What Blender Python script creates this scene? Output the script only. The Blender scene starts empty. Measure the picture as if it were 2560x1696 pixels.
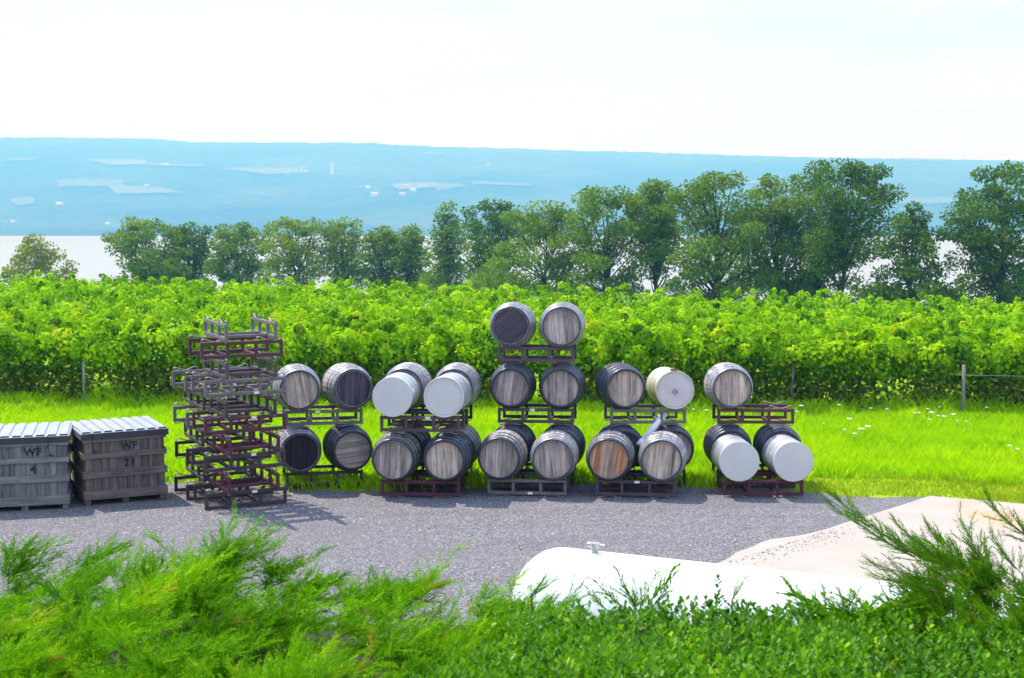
import bpy, math, random
import numpy as np
from mathutils import Vector, Matrix

random.seed(7)
RNG = np.random.default_rng(11)
sc = bpy.context.scene
COL = sc.collection
rad = math.radians

# ------------------------------------------------------------------ camera, sky, sun, exposure
W0, H0, F0 = 2560.0, 1696.0, 3500.0          # photograph size, focal length in its pixels
HORIZON = 510.0
CAMZ = 4.3
PITCH = math.atan((H0 / 2 - HORIZON) / F0)
cd = bpy.data.cameras.new('camera')
cam = bpy.data.objects.new('camera', cd)
COL.objects.link(cam)
cam.location = (0, 0, CAMZ)
cam.rotation_euler = (math.pi / 2 - PITCH, 0, 0)
cd.sensor_width = 36.0
cd.lens = 36.0 * F0 / W0
cd.clip_start = 0.1
cd.clip_end = 30000
cd.dof.use_dof = True
cd.dof.focus_distance = 21.0
cd.dof.aperture_fstop = 10.0
sc.camera = cam

SUN = Vector((-0.42, 0.43, 1.0)).normalized()
sun_el = math.asin(SUN.z)
sun_az = math.atan2(SUN.x, SUN.y)
wd = bpy.data.worlds.new('World')
sc.world = wd
wd.use_nodes = True
nt = wd.node_tree
nt.nodes.clear()
o_ = nt.nodes.new('ShaderNodeOutputWorld')
bg = nt.nodes.new('ShaderNodeBackground')
sky = nt.nodes.new('ShaderNodeTexSky')
sky.sky_type = 'NISHITA'
sky.sun_disc = False
sky.sun_elevation = sun_el
sky.sun_rotation = sun_az
sky.altitude = 200
sky.air_density = 1.0
sky.dust_density = 2.0
sky.ozone_density = 1.0
bg.inputs['Strength'].default_value = 0.125
tc = nt.nodes.new('ShaderNodeTexCoord')
mp = nt.nodes.new('ShaderNodeMapping')
mp.inputs['Scale'].default_value = (1.6, 1.6, 11.0)
nz = nt.nodes.new('ShaderNodeTexNoise')
nz.inputs['Scale'].default_value = 2.2
nz.inputs['Detail'].default_value = 5
nz.inputs['Roughness'].default_value = 0.55
mr = nt.nodes.new('ShaderNodeMapRange')
mr.inputs[1].default_value = 0.30
mr.inputs[2].default_value = 0.62
mr.inputs[3].default_value = 0.60
mr.inputs[4].default_value = 0.95
mx = nt.nodes.new('ShaderNodeMix')
mx.data_type = 'RGBA'
mx.inputs[7].default_value = (7.0, 8.8, 13.6, 1)      # thin bright cloud veil
L = nt.links.new
L(tc.outputs['Generated'], mp.inputs['Vector'])
L(mp.outputs[0], nz.inputs['Vector'])
L(nz.outputs[0], mr.inputs[0])
L(mr.outputs[0], mx.inputs[0])
L(sky.outputs[0], mx.inputs[6])
L(mx.outputs[2], bg.inputs['Color'])
L(bg.outputs[0], o_.inputs[0])

sl = bpy.data.lights.new('sun', 'SUN')
sl.energy = 5.0
sl.angle = rad(0.6)
sl.color = (1.0, 0.97, 0.93)
so = bpy.data.objects.new('sun', sl)
COL.objects.link(so)
so.rotation_euler = (-SUN).to_track_quat('-Z', 'Y').to_euler()
so.location = (-20, 30, 50)

sc.view_settings.view_transform = 'Standard'
sc.view_settings.look = 'None'
sc.view_settings.gamma = 1
sc.view_settings.exposure = 0.25
sc.render.engine = 'CYCLES'
cy = sc.cycles
cy.use_denoising = True
cy.max_bounces = 6
cy.diffuse_bounces = 3
cy.glossy_bounces = 3
cy.transmission_bounces = 4
cy.volume_bounces = 0
cy.transparent_max_bounces = 8

# ------------------------------------------------------------------ geometry helpers
def sstep(a, b, t):
    t = np.clip((np.asarray(t, float) - a) / (b - a), 0, 1)
    return t * t * (3 - 2 * t)

_PY = [-400, 6.0, 6.6, 9.6, 10.2, 19, 30, 45, 56, 62, 70, 130, 900, 1200, 6000]
_PZ = [2.3, 2.3, 2.25, 0.05, 0.0, 0.0, -0.40, -0.70, -0.88, -1.1, -1.75, -7.6, -84.0, -87.0, -87.0]
def ground(x, y):
    x = np.asarray(x, float); y = np.asarray(y, float)
    z = np.interp(y, _PY, _PZ)
    tilt = 0.024 * np.clip(x, -60, 60) * sstep(24, 50, y)
    return z - tilt

def ray(u, v):
    """direction of a photograph pixel (world), camera at (0,0,CAMZ)"""
    a = (u - W0 / 2) / F0; b = -(v - H0 / 2) / F0
    c, s = math.cos(PITCH), math.sin(PITCH)
    return np.array([a, c + b * s, -s + b * c])

def at_dist(u, v, y):
    d = ray(u, v); t = y / d[1]
    return Vector((d[0] * t, y, CAMZ + d[2] * t))

def on_ground(u, v, y0=8.0, y1=140.0, f=ground):
    d = ray(u, v); lo = y0 / d[1]; hi = y1 / d[1]
    ts = np.linspace(lo, hi, 600)
    below = CAMZ + d[2] * ts < f(d[0] * ts, d[1] * ts)
    if below.any():
        k = max(1, int(np.argmax(below)))
        t2 = np.linspace(ts[k - 1], ts[k], 400)
        b2 = CAMZ + d[2] * t2 < f(d[0] * t2, d[1] * t2)
        t = t2[int(np.argmax(b2))]
        return Vector((d[0] * t, d[1] * t, float(f(d[0] * t, d[1] * t))))
    t = hi
    return Vector((d[0] * t, d[1] * t, CAMZ + d[2] * t))

def at_z(u, v, z):
    d = ray(u, v); t = (z - CAMZ) / d[2]
    return Vector((d[0] * t, d[1] * t, z))

S = 2560.0 / 2367.0          # the photograph was read at 2367 px wide
def ds(x, y): return x * S, y * S

class MB:
    def __init__(s): s.v = []; s.f = []
    def add(s, verts, faces):
        o = len(s.v); s.v += [tuple(p) for p in verts]; s.f += [tuple(i + o for i in f) for f in faces]; return s
    def box(s, c, size, m=None):
        hx, hy, hz = [k / 2 for k in size]
        P = [Vector((x * hx, y * hy, z * hz)) for x in (-1, 1) for y in (-1, 1) for z in (-1, 1)]
        if m is not None: P = [m @ p for p in P]
        c = Vector(c); P = [p + c for p in P]
        return s.add(P, [(0, 1, 3, 2), (4, 6, 7, 5), (0, 4, 5, 1), (2, 3, 7, 6), (0, 2, 6, 4), (1, 5, 7, 3)])
    def bevbox(s, c, size, b):
        """box with chamfered edges"""
        hx, hy, hz = [k / 2 for k in size]; c = Vector(c)
        P = []
        idx = {}
        for sx in (-1, 1):
            for sy in (-1, 1):
                for sz in (-1, 1):
                    for ax in range(3):
                        p = [sx * (hx - b), sy * (hy - b), sz * (hz - b)]
                        p[ax] = (sx * hx, sy * hy, sz * hz)[ax]
                        idx[(sx, sy, sz, ax)] = len(P); P.append(c + Vector(p))
        F = []
        for ax in range(3):
            o = [k for k in range(3) if k != ax]
            for sg in (-1, 1):
                q = []
                for e, g in ((-1, -1), (1, -1), (1, 1), (-1, 1)):
                    t = [0, 0, 0]; t[ax] = sg; t[o[0]] = e; t[o[1]] = g
                    q.append(idx[(t[0], t[1], t[2], ax)])
                F.append(q)
            for e in (-1, 1):
                for g in (-1, 1):
                    t = [0, 0, 0]; t[o[0]] = e; t[o[1]] = g
                    a = list(t); a[ax] = -1; d = list(t); d[ax] = 1
                    F.append([idx[(*a, o[0])], idx[(*d, o[0])], idx[(*d, o[1])], idx[(*a, o[1])]])
        for sx in (-1, 1):
            for sy in (-1, 1):
                for sz in (-1, 1):
                    F.append([idx[(sx, sy, sz, k)] for k in range(3)])
        return s.add(P, F)
    def tube(s, pts, r, n=6, caps=True):
        pts = [Vector(p) for p in pts]
        rs = r if isinstance(r, (list, tuple)) else [r] * len(pts)
        rings = []
        o = len(s.v)
        ref = Vector((0.31, 0.17, 0.93))
        for i, p in enumerate(pts):
            t = (pts[min(i + 1, len(pts) - 1)] - pts[max(i - 1, 0)])
            if t.length < 1e-9: t = Vector((0, 0, 1))
            t.normalize()
            if abs(t.dot(ref)) > 0.95: rf = Vector((1, 0, 0))
            else: rf = ref
            a = t.cross(rf).normalized(); b = t.cross(a)
            for k in range(n):
                an = 2 * math.pi * k / n
                s.v.append(tuple(p + (a * math.cos(an) + b * math.sin(an)) * rs[i]))
        for i in range(len(pts) - 1):
            for k in range(n):
                k2 = (k + 1) % n
                s.f.append((o + i * n + k, o + i * n + k2, o + (i + 1) * n + k2, o + (i + 1) * n + k))
        if caps:
            s.f.append(tuple(o + k for k in reversed(range(n))))
            s.f.append(tuple(o + (len(pts) - 1) * n + k for k in range(n)))
        return s
    def lathe_y(s, prof, n=32, a0=0.0, a1=2 * math.pi, close=True):
        """profile [(y, r)] about the Y axis"""
        o = len(s.v); m = n if close else n + 1
        for (y, r) in prof:
            for k in range(m):
                an = a0 + (a1 - a0) * k / n
                s.v.append((r * math.sin(an), y, r * math.cos(an)))
        for i in range(len(prof) - 1):
            for k in range(n):
                k2 = (k + 1) % m
                s.f.append((o + i * m + k, o + (i + 1) * m + k, o + (i + 1) * m + k2, o + i * m + k2))
        return s
    def mesh(s, name, mat=None, smooth=False):
        me = bpy.data.meshes.new(name)
        me.from_pydata(s.v, [], s.f)
        if smooth: me.polygons.foreach_set('use_smooth', [True] * len(me.polygons))
        if mat: me.materials.append(mat)
        me.update()
        return me
    def build(s, name, mat, parent=None, smooth=False):
        return link(name, s.mesh(name, mat, smooth), parent)

def link(name, me, parent=None, mat=None):
    ob = bpy.data.objects.new(name, me)
    COL.objects.link(ob)
    if parent is not None: ob.parent = parent
    if mat is not None and len(ob.material_slots):
        ob.material_slots[0].link = 'OBJECT'; ob.material_slots[0].material = mat
    return ob
def empty(name, loc=(0, 0, 0), rot=(0, 0, 0)):
    e = bpy.data.objects.new(name, None); COL.objects.link(e)
    e.location = loc; e.rotation_euler = rot; e.empty_display_size = 0.2
    return e
def tag(o, label, cat, group=None):
    o['label'] = label; o['category'] = cat
    if group: o['group'] = group
    return o
def kind(o, k): o['kind'] = k; return o

def scatter(name, tv, tf, M, T, mat, parent=None, rnd=None, smooth=False):
    """N transformed copies of one small template joined into one mesh, with a random value per piece"""
    tv = np.asarray(tv, float); N = len(T); K = len(tv)
    V = np.einsum('nij,kj->nki', M, tv) + T[:, None, :]
    flat = np.concatenate([np.asarray(f) for f in tf]); tot = np.array([len(f) for f in tf])
    loops = (flat[None, :] + K * np.arange(N)[:, None]).ravel()
    st0 = np.concatenate([[0], np.cumsum(tot)[:-1]])
    starts = (st0[None, :] + tot.sum() * np.arange(N)[:, None]).ravel()
    me = bpy.data.meshes.new(name)
    me.vertices.add(N * K); me.loops.add(len(loops)); me.polygons.add(len(starts))
    me.vertices.foreach_set('co', V.astype(np.float32).ravel())
    me.loops.foreach_set('vertex_index', loops.astype(np.int32))
    me.polygons.foreach_set('loop_start', starts.astype(np.int32))
    if smooth: me.polygons.foreach_set('use_smooth', np.ones(len(starts), bool))
    me.update(calc_edges=True)
    if rnd is None: rnd = RNG.random(N)
    at = me.attributes.new('rnd', 'FLOAT', 'FACE')
    at.data.foreach_set('value', np.repeat(np.asarray(rnd, np.float32), len(tf)))
    me.materials.append(mat)
    return link(name, me, parent)

def frames(d, roll=None, up=None):
    """rotation matrices whose X column is direction d; N x 3 x 3"""
    d = d / np.linalg.norm(d, axis=1, keepdims=True)
    ref = np.tile(np.array([0.0, 0, 1]), (len(d), 1)) if up is None else up
    y = np.cross(ref, d); n = np.linalg.norm(y, axis=1, keepdims=True)
    y = np.where(n < 1e-4, np.array([0, 1.0, 0]), y / np.maximum(n, 1e-9))
    z = np.cross(d, y)
    if roll is not None:
        c, s = np.cos(roll)[:, None], np.sin(roll)[:, None]
        y, z = y * c + z * s, z * c - y * s
    return np.stack([d, y, z], axis=2)
def rdir(n, zb=0.0):
    d = RNG.normal(size=(n, 3)); d[:, 2] += zb
    return d / np.linalg.norm(d, axis=1, keepdims=True)

def vnoise(x, y, s, seed=0):
    """smooth value noise, numpy"""
    x = np.asarray(x, float) / s; y = np.asarray(y, float) / s
    xi = np.floor(x).astype(int); yi = np.floor(y).astype(int)
    fx = x - xi; fy = y - yi; fx = fx * fx * (3 - 2 * fx); fy = fy * fy * (3 - 2 * fy)
    def h(a, b):
        k = (a * 374761393 + b * 668265263 + seed * 974634721) & 0x7fffffff
        k = ((k ^ (k >> 13)) * 1274126177) & 0x7fffffff
        return ((k ^ (k >> 16)) & 0xffff) / 65535.0
    return (h(xi, yi) * (1 - fx) + h(xi + 1, yi) * fx) * (1 - fy) + (h(xi, yi + 1) * (1 - fx) + h(xi + 1, yi + 1) * fx) * fy

# ------------------------------------------------------------------ materials
def newmat(name):
    m = bpy.data.materials.new(name); m.use_nodes = True
    t = m.node_tree; b = t.nodes['Principled BSDF']
    return m, t, b
def N(t, typ, **kw):
    n = t.nodes.new(typ)
    for k, v in kw.items():
        if k.startswith('i_'):
            key = k[2:]; key = int(key) if key.isdigit() else key.replace('_', ' ')
            n.inputs[key].default_value = v
        else: setattr(n, k, v)
    return n
def c4(c): return (c[0], c[1], c[2], 1.0)
def ramp(t, src, stops):
    r = t.nodes.new('ShaderNodeValToRGB')
    e = r.color_ramp.elements
    while len(e) < len(stops): e.new(0.5)
    for k, (p, c) in enumerate(stops): e[k].position = p; e[k].color = c4(c)
    t.links.new(src, r.inputs[0]); return r
def coords(t, scale=(1, 1, 1), kind_='Object'):
    a = t.nodes.new('ShaderNodeTexCoord'); m = t.nodes.new('ShaderNodeMapping')
    m.inputs['Scale'].default_value = scale
    t.links.new(a.outputs[kind_], m.inputs['Vector']); return m.outputs[0]
def noise(t, vec, scale, detail=4, rough=0.6):
    n = N(t, 'ShaderNodeTexNoise'); n.inputs['Scale'].default_value = scale
    n.inputs['Detail'].default_value = detail; n.inputs['Roughness'].default_value = rough
    t.links.new(vec, n.inputs['Vector']); return n.outputs[0]
def mixc(t, fac, a, b, mode='MIX'):
    m = t.nodes.new('ShaderNodeMix'); m.data_type = 'RGBA'; m.blend_type = mode
    for s_, sock in ((fac, 0), (a, 6), (b, 7)):
        if isinstance(s_, (int, float)): m.inputs[sock].default_value = s_
        elif isinstance(s_, tuple): m.inputs[sock].default_value = c4(s_)
        else: t.links.new(s_, m.inputs[sock])
    return m.outputs[2]
def mrange(t, src, a, b, c=0.0, d=1.0):
    m = t.nodes.new('ShaderNodeMapRange')
    for k, v in zip((1, 2, 3, 4), (a, b, c, d)): m.inputs[k].default_value = v
    t.links.new(src, m.inputs[0]); return m.outputs[0]
def bump(t, b, h, strength=0.3, dist=0.01):
    n = t.nodes.new('ShaderNodeBump'); n.inputs['Strength'].default_value = strength
    n.inputs['Distance'].default_value = dist
    t.links.new(h, n.inputs['Height']); t.links.new(n.outputs[0], b.inputs['Normal'])
def plain(name, col, rough=0.6, metal=0.0, var=0.25, vs=9.0, bs=0.0, stretch=(1, 1, 1), col2=None):
    m, t, b = newmat(name)
    v = coords(t, stretch); n = noise(t, v, vs, 5)
    c2 = col2 or tuple(k * (1 - var) for k in col)
    r = ramp(t, n, [(0.3, c2), (0.7, col)])
    t.links.new(r.outputs[0], b.inputs['Base Color'])
    b.inputs['Roughness'].default_value = rough; b.inputs['Metallic'].default_value = metal
    if bs: bump(t, b, noise(t, v, vs * 6, 4), bs, 0.005)
    return m
def leafmat(name, stops, trans=0.45, rough=0.5, spec=0.3, tint=(1.15, 1.1, 0.6)):
    m, t, b = newmat(name)
    a = N(t, 'ShaderNodeAttribute', attribute_name='rnd')
    r = ramp(t, a.outputs['Fac'], stops)
    t.links.new(r.outputs[0], b.inputs['Base Color'])
    b.inputs['Roughness'].default_value = rough
    b.inputs['Specular IOR Level'].default_value = spec
    tr = N(t, 'ShaderNodeBsdfTranslucent')
    tc_ = mixc(t, 1.0, r.outputs[0], tint, 'MULTIPLY')
    t.links.new(tc_, tr.inputs['Color'])
    mxs = N(t, 'ShaderNodeMixShader'); mxs.inputs[0].default_value = trans
    t.links.new(b.outputs[0], mxs.inputs[1]); t.links.new(tr.outputs[0], mxs.inputs[2])
    t.links.new(mxs.outputs[0], t.nodes['Material Output'].inputs['Surface'])
    return m

def gravelmat():
    m, t, b = newmat('gravel_grey')
    v = coords(t)
    vo = N(t, 'ShaderNodeTexVoronoi'); vo.inputs['Scale'].default_value = 46
    t.links.new(v, vo.inputs['Vector'])
    st = ramp(t, vo.outputs['Color'], [(0.0, (0.075, 0.072, 0.078)), (0.55, (0.18, 0.172, 0.182)), (1.0, (0.40, 0.385, 0.39))])
    big = noise(t, v, 0.55, 4)
    tr = noise(t, coords(t, (0.25, 2.2, 1)), 1.0, 3)
    c = mixc(t, mrange(t, big, .35, .65, 0.0, 0.35), st.outputs[0], (0.20, 0.185, 0.18))
    c = mixc(t, mrange(t, tr, .45, .7, 0.0, 0.28), c, (0.10, 0.095, 0.105))
    t.links.new(c, b.inputs['Base Color'])
    b.inputs['Roughness'].default_value = 0.9
    b.inputs['Specular IOR Level'].default_value = 0.2
    bump(t, b, vo.outputs['Distance'], 0.9, 0.02)
    return m
def concretemat():
    m, t, b = newmat('concrete_pale')
    v = coords(t)
    n1 = noise(t, v, 1.3, 6); n2 = noise(t, v, 38, 3)
    c = ramp(t, n1, [(0.3, (0.36, 0.312, 0.262)), (0.7, (0.43, 0.375, 0.315))]).outputs[0]
    c = mixc(t, mrange(t, n2, .55, .75, 0, .35), c, (0.33, 0.30, 0.27))
    # rust run-off stain with a shape of its own
    g = N(t, 'ShaderNodeNewGeometry')
    p = at_z(*ds(2290, 1192), 0.05)
    sub = N(t, 'ShaderNodeVectorMath', operation='SUBTRACT'); sub.inputs[1].default_value = p
    t.links.new(g.outputs['Position'], sub.inputs[0])
    mul = N(t, 'ShaderNodeVectorMath', operation='MULTIPLY'); mul.inputs[1].default_value = (1.6, 0.9, 0)
    t.links.new(sub.outputs[0], mul.inputs[0])
    ln = N(t, 'ShaderNodeVectorMath', operation='LENGTH'); t.links.new(mul.outputs[0], ln.inputs[0])
    ad = N(t, 'ShaderNodeMath', operation='ADD'); t.links.new(ln.outputs['Value'], ad.inputs[0]); t.links.new(mrange(t, noise(t, v, 2.4, 4), .3, .7, -.5, .5), ad.inputs[1])
    c = mixc(t, mrange(t, ad.outputs[0], 0.1, 0.95, 0.55, 0.0), c, (0.60, 0.28, 0.09))
    t.links.new(c, b.inputs['Base Color'])
    b.inputs['Roughness'].default_value = 0.85
    bump(t, b, n2, 0.15, 0.004)
    return m
def groundmat():
    m, t, b = newmat('turf')
    v = coords(t)
    n1 = noise(t, v, 0.5, 5); n2 = noise(t, v, 14, 4)
    c = ramp(t, n1, [(0.3, (0.22, 0.40, 0.002)), (0.7, (0.30, 0.48, 0.003))]).outputs[0]
    c = mixc(t, mrange(t, n2, .45, .7, 0, .5), c, (0.07, 0.11, 0.02))
    t.links.new(c, b.inputs['Base Color']); b.inputs['Roughness'].default_value = 0.95
    b.inputs['Specular IOR Level'].default_value = 0.1
    bump(t, b, n2, 0.6, 0.03)
    return m
def hillmat():
    m, t, b = newmat('far_woodland')
    v = coords(t)
    n1 = noise(t, v, 0.0016, 5); n2 = noise(t, v, 0.02, 4)
    c = ramp(t, n1, [(0.35, (0.02, 0.045, 0.02)), (0.52, (0.05, 0.09, 0.035)), (0.68, (0.10, 0.14, 0.06))]).outputs[0]
    c = mixc(t, mrange(t, n2, .4, .7, 0, .6), c, (0.025, 0.05, 0.025))
    t.links.new(c, b.inputs['Base Color']); b.inputs['Roughness'].default_value = 1.0
    b.inputs['Specular IOR Level'].default_value = 0.0
    return m
def watermat():
    m, t, b = newmat('lake_water')
    v = coords(t, (0.012, 0.05, 1))
    b.inputs['Base Color'].default_value = (0.33, 0.335, 0.34, 1)
    b.inputs['Roughness'].default_value = 0.28
    b.inputs['IOR'].default_value = 1.33
    bump(t, b, noise(t, v, 1.0, 4), 0.08, 0.5)
    return m
def woodmat(name, ca, cb, streak, rough=0.85, axis=2, sc_=(26, 26, 1.6), stain=None, rand=0.35):
    """weathered timber: grain streaks along one axis, tone per board"""
    m, t, b = newmat(name)
    oi = N(t, 'ShaderNodeObjectInfo')
    tcn = N(t, 'ShaderNodeTexCoord')
    off = N(t, 'ShaderNodeVectorMath', operation='ADD')
    cx = N(t, 'ShaderNodeCombineXYZ')
    ml = N(t, 'ShaderNodeMath', operation='MULTIPLY'); ml.inputs[1].default_value = 37.0
    t.links.new(oi.outputs['Random'], ml.inputs[0])
    for k in range(3): t.links.new(ml.outputs[0], cx.inputs[k])
    t.links.new(tcn.outputs['Object'], off.inputs[0]); t.links.new(cx.outputs[0], off.inputs[1])
    mpn = N(t, 'ShaderNodeMapping'); mpn.inputs['Scale'].default_value = sc_
    t.links.new(off.outputs[0], mpn.inputs['Vector'])
    g = noise(t, mpn.outputs[0], 1.0, 6, 0.65)
    big = noise(t, off.outputs[0], 4.0, 4)
    c = ramp(t, g, [(0.32, streak), (0.5, ca), (0.72, cb)]).outputs[0]
    c = mixc(t, mrange(t, big, .4, .75, 0, .45), c, streak)
    hv = N(t, 'ShaderNodeHueSaturation')
    t.links.new(mrange(t, oi.outputs['Random'], 0, 1, 1 - rand, 1 + rand * .6), hv.inputs['Value'])
    t.links.new(c, hv.inputs['Color']); c = hv.outputs[0]
    if stain:
        col, z0, z1, amt = stain
        sx = N(t, 'ShaderNodeSeparateXYZ'); t.links.new(tcn.outputs['Object'], sx.inputs[0])
        mm = N(t, 'ShaderNodeMath', operation='MULTIPLY')
        t.links.new(mrange(t, sx.outputs[2], z0, z1, 0, 1), mm.inputs[0])
        t.links.new(mrange(t, g, .3, .6, .25, 1.0), mm.inputs[1])
        m2 = N(t, 'ShaderNodeMath', operation='MULTIPLY'); m2.inputs[1].default_value = amt
        t.links.new(mm.outputs[0], m2.inputs[0])
        c = mixc(t, m2.outputs[0], c, col)
    t.links.new(c, b.inputs['Base Color']); b.inputs['Roughness'].default_value = rough
    b.inputs['Specular IOR Level'].default_value = 0.25
    bump(t, b, g, 0.35, 0.004)
    return m

M = {}
M['gravel'] = gravelmat(); M['concrete'] = concretemat(); M['turf'] = groundmat()
M['hill'] = hillmat(); M['water'] = watermat()
M['field'] = plain('pale_field', (0.125, 0.15, 0.075), 1.0, 0, 0.35, 0.01)
M['field2'] = plain('green_field', (0.085, 0.125, 0.05), 1.0, 0, 0.35, 0.01)
M['stave'] = woodmat('stave_grey', (0.40, 0.36, 0.325), (0.55, 0.51, 0.47), (0.14, 0.12, 0.11), sc_=(22, 2.0, 22), rand=.3)
M['stave_dark'] = woodmat('stave_dark', (0.075, 0.07, 0.078), (0.15, 0.14, 0.145), (0.035, 0.03, 0.036), sc_=(22, 2.0, 22), rand=.3)
M['head_mid'] = woodmat('head_grey', (0.42, 0.335, 0.285), (0.58, 0.48, 0.42), (0.10, 0.078, 0.074), stain=((0.05, 0.045, 0.055), .05, .36, .6))
M['head_pale'] = woodmat('head_pale', (0.54, 0.42, 0.335), (0.66, 0.56, 0.47), (0.13, 0.09, 0.08), stain=((0.30, 0.13, 0.05), .16, .32, .7))
M['head_dark'] = woodmat('head_dark', (0.085, 0.07, 0.085), (0.13, 0.115, 0.13), (0.04, 0.035, 0.045), rand=.25)
M['head_black'] = woodmat('head_black', (0.035, 0.027, 0.032), (0.055, 0.045, 0.05), (0.02, 0.016, 0.02), rand=.25)
M['head_rust'] = woodmat('head_rust', (0.42, 0.30, 0.22), (0.50, 0.42, 0.36), (0.16, 0.10, 0.08), stain=((0.48, 0.14, 0.035), -.30, .05, .2))
M['board_rust'] = woodmat('board_rust', (0.44, 0.20, 0.09), (0.52, 0.36, 0.27), (0.40, 0.09, 0.02), rand=.2)
M['hoop'] = plain('hoop_steel', (0.42, 0.44, 0.50), 0.34, 0.8, 0.6, 7, 0.1)
M['hoop_dark'] = plain('hoop_dark_steel', (0.10, 0.115, 0.16), 0.34, 0.75, 0.4, 7, 0.1)
M['chime'] = plain('chime_dark', (0.05, 0.045, 0.045), 0.8)
M['drum_white'] = plain('drum_white_paint', (0.62, 0.58, 0.55), 0.5, 0, 0.08, 3)
M['drum_steel'] = plain('drum_galvanised', (0.62, 0.63, 0.66), 0.38, 0.6, 0.25, 5)
M['drum_olive'] = plain('drum_beige_paint', (0.62, 0.60, 0.48), 0.42, 0.1, 0.25, 5, col2=(0.42, 0.40, 0.25))
M['lid_pink'] = plain('drum_pinkish_lid', (0.60, 0.52, 0.51), 0.6, 0, 0.15, 6)
M['decal'] = plain('faded_grey_print', (0.33, 0.28, 0.28), 0.7, 0, 0.3, 30)
M['rust'] = plain('rusty_steel', (0.30, 0.13, 0.06), 0.85, 0.1, 0.5, 20)
M['rack_grey'] = plain('rack_lavender_grey_paint', (0.185, 0.15, 0.165), 0.5, 0.05, 0.25, 6, 0.1, col2=(0.12, 0.09, 0.10))
M['rack_maroon'] = plain('rack_maroon_paint', (0.105, 0.014, 0.034), 0.5, 0.05, 0.4, 6, 0.1, col2=(0.07, 0.014, 0.022))
M['rack_purple'] = plain('rack_brown_purple_paint', (0.105, 0.058, 0.075), 0.5, 0.05, 0.3, 6, 0.1, col2=(0.06, 0.034, 0.042))
M['rack_brown'] = plain('rack_dark_brown_paint', (0.06, 0.034, 0.036), 0.55, 0.05, 0.3, 6, 0.1)
M['rod'] = plain('rod_worn_steel', (0.42, 0.36, 0.33), 0.45, 0.5, 0.5, 20)
M['tagw'] = plain('white_tag', (0.8, 0.8, 0.8), 0.5, 0, 0.05)
M['bin'] = woodmat('bin_weathered_board', (0.16, 0.128, 0.108), (0.22, 0.182, 0.158), (0.06, 0.046, 0.042), sc_=(24, 24, 1.8), rand=.25)
M['bin_side_lit'] = woodmat('bin_sunlit_side_board', (0.30, 0.22, 0.15), (0.40, 0.31, 0.22), (0.14, 0.09, 0.06), sc_=(24, 24, 1.8), rand=.2)  # warm sunlight painted into the boards of one side face
M['binh'] = woodmat('bin_batten', (0.20, 0.158, 0.136), (0.275, 0.225, 0.20), (0.09, 0.068, 0.06), sc_=(1.8, 24, 24), rand=.2)
M['bin2'] = woodmat('bin_greener_board', (0.185, 0.188, 0.178), (0.25, 0.25, 0.24), (0.085, 0.08, 0.078), sc_=(24, 24, 1.8), rand=.2)
M['binh2'] = woodmat('bin_pale_batten', (0.25, 0.222, 0.21), (0.33, 0.30, 0.285), (0.13, 0.11, 0.105), sc_=(1.8, 24, 24), rand=.2)
M['lid'] = plain('lid_grey_sheet', (0.37, 0.385, 0.42), 0.42, 0.3, 0.2, 4)
M['lidlip'] = plain('lid_dark_lip', (0.045, 0.045, 0.055), 0.5, 0.2, 0.3, 6)
M['rope'] = plain('black_rope', (0.02, 0.02, 0.022), 0.8)
M['ink'] = plain('black_stencil_ink', (0.018, 0.017, 0.02), 0.8, 0, 0.5, 40)
M['tank'] = plain('tank_white_gloss', (0.82, 0.83, 0.84), 0.28, 0, 0.04, 2)
M['brass'] = plain('valve_grey_metal', (0.50, 0.51, 0.48), 0.4, 0.6, 0.3, 20)
M['pvc'] = plain('white_plastic_pipe', (0.80, 0.80, 0.80), 0.45, 0, 0.05)
M['post'] = woodmat('post_grey_timber', (0.28, 0.27, 0.24), (0.38, 0.36, 0.33), (0.14, 0.13, 0.12), sc_=(30, 30, 2))
M['wire'] = plain('trellis_wire_steel', (0.55, 0.55, 0.55), 0.4, 0.7)
M['bark'] = plain('bark_grey_brown', (0.085, 0.072, 0.06), 0.95, 0, 0.5, 6, 0.4, (6, 6, 1))
M['vbark'] = plain('vine_bark', (0.16, 0.12, 0.09), 0.95, 0, 0.5, 18, 0.4, (6, 6, 1))
M['twig'] = plain('juniper_twig', (0.22, 0.12, 0.06), 0.8, 0, 0.4, 20)
M['mulch'] = plain('bark_mulch', (0.035, 0.026, 0.018), 0.95, 0, 0.6, 30, 0.5)
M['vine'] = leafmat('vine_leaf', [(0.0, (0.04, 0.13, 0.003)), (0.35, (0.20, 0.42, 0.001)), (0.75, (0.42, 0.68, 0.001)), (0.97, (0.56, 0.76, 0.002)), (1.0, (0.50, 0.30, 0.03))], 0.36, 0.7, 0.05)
M['vine_low'] = leafmat('vine_lower_leaf_shaded', [(0.0, (0.045, 0.10, 0.006)), (0.5, (0.10, 0.18, 0.006)), (0.85, (0.18, 0.25, 0.008)), (1.0, (0.26, 0.17, 0.03))], 0.25, 0.6, 0.15)  # leaf tones darkened to stand for shade under the canopy
M['grass'] = leafmat('grass_blade', [(0.0, (0.31, 0.56, 0.001)), (0.5, (0.43, 0.68, 0.001)), (0.85, (0.53, 0.74, 0.001)), (1.0, (0.62, 0.66, 0.01))], 0.45, 0.8, 0.04)
M['grass_dry'] = leafmat('clipped_dry_grass', [(0.0, (0.22, 0.34, 0.012)), (0.6, (0.36, 0.44, 0.016)), (1.0, (0.56, 0.46, 0.04))], 0.4, 0.8, 0.04)
M['juniper'] = leafmat('juniper_spray', [(0.0, (0.06, 0.20, 0.001)), (0.45, (0.15, 0.38, 0.001)), (0.85, (0.28, 0.56, 0.002)), (0.97, (0.44, 0.64, 0.01)), (1.0, (0.50, 0.28, 0.03))], 0.25, 0.7, 0.1)
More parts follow.
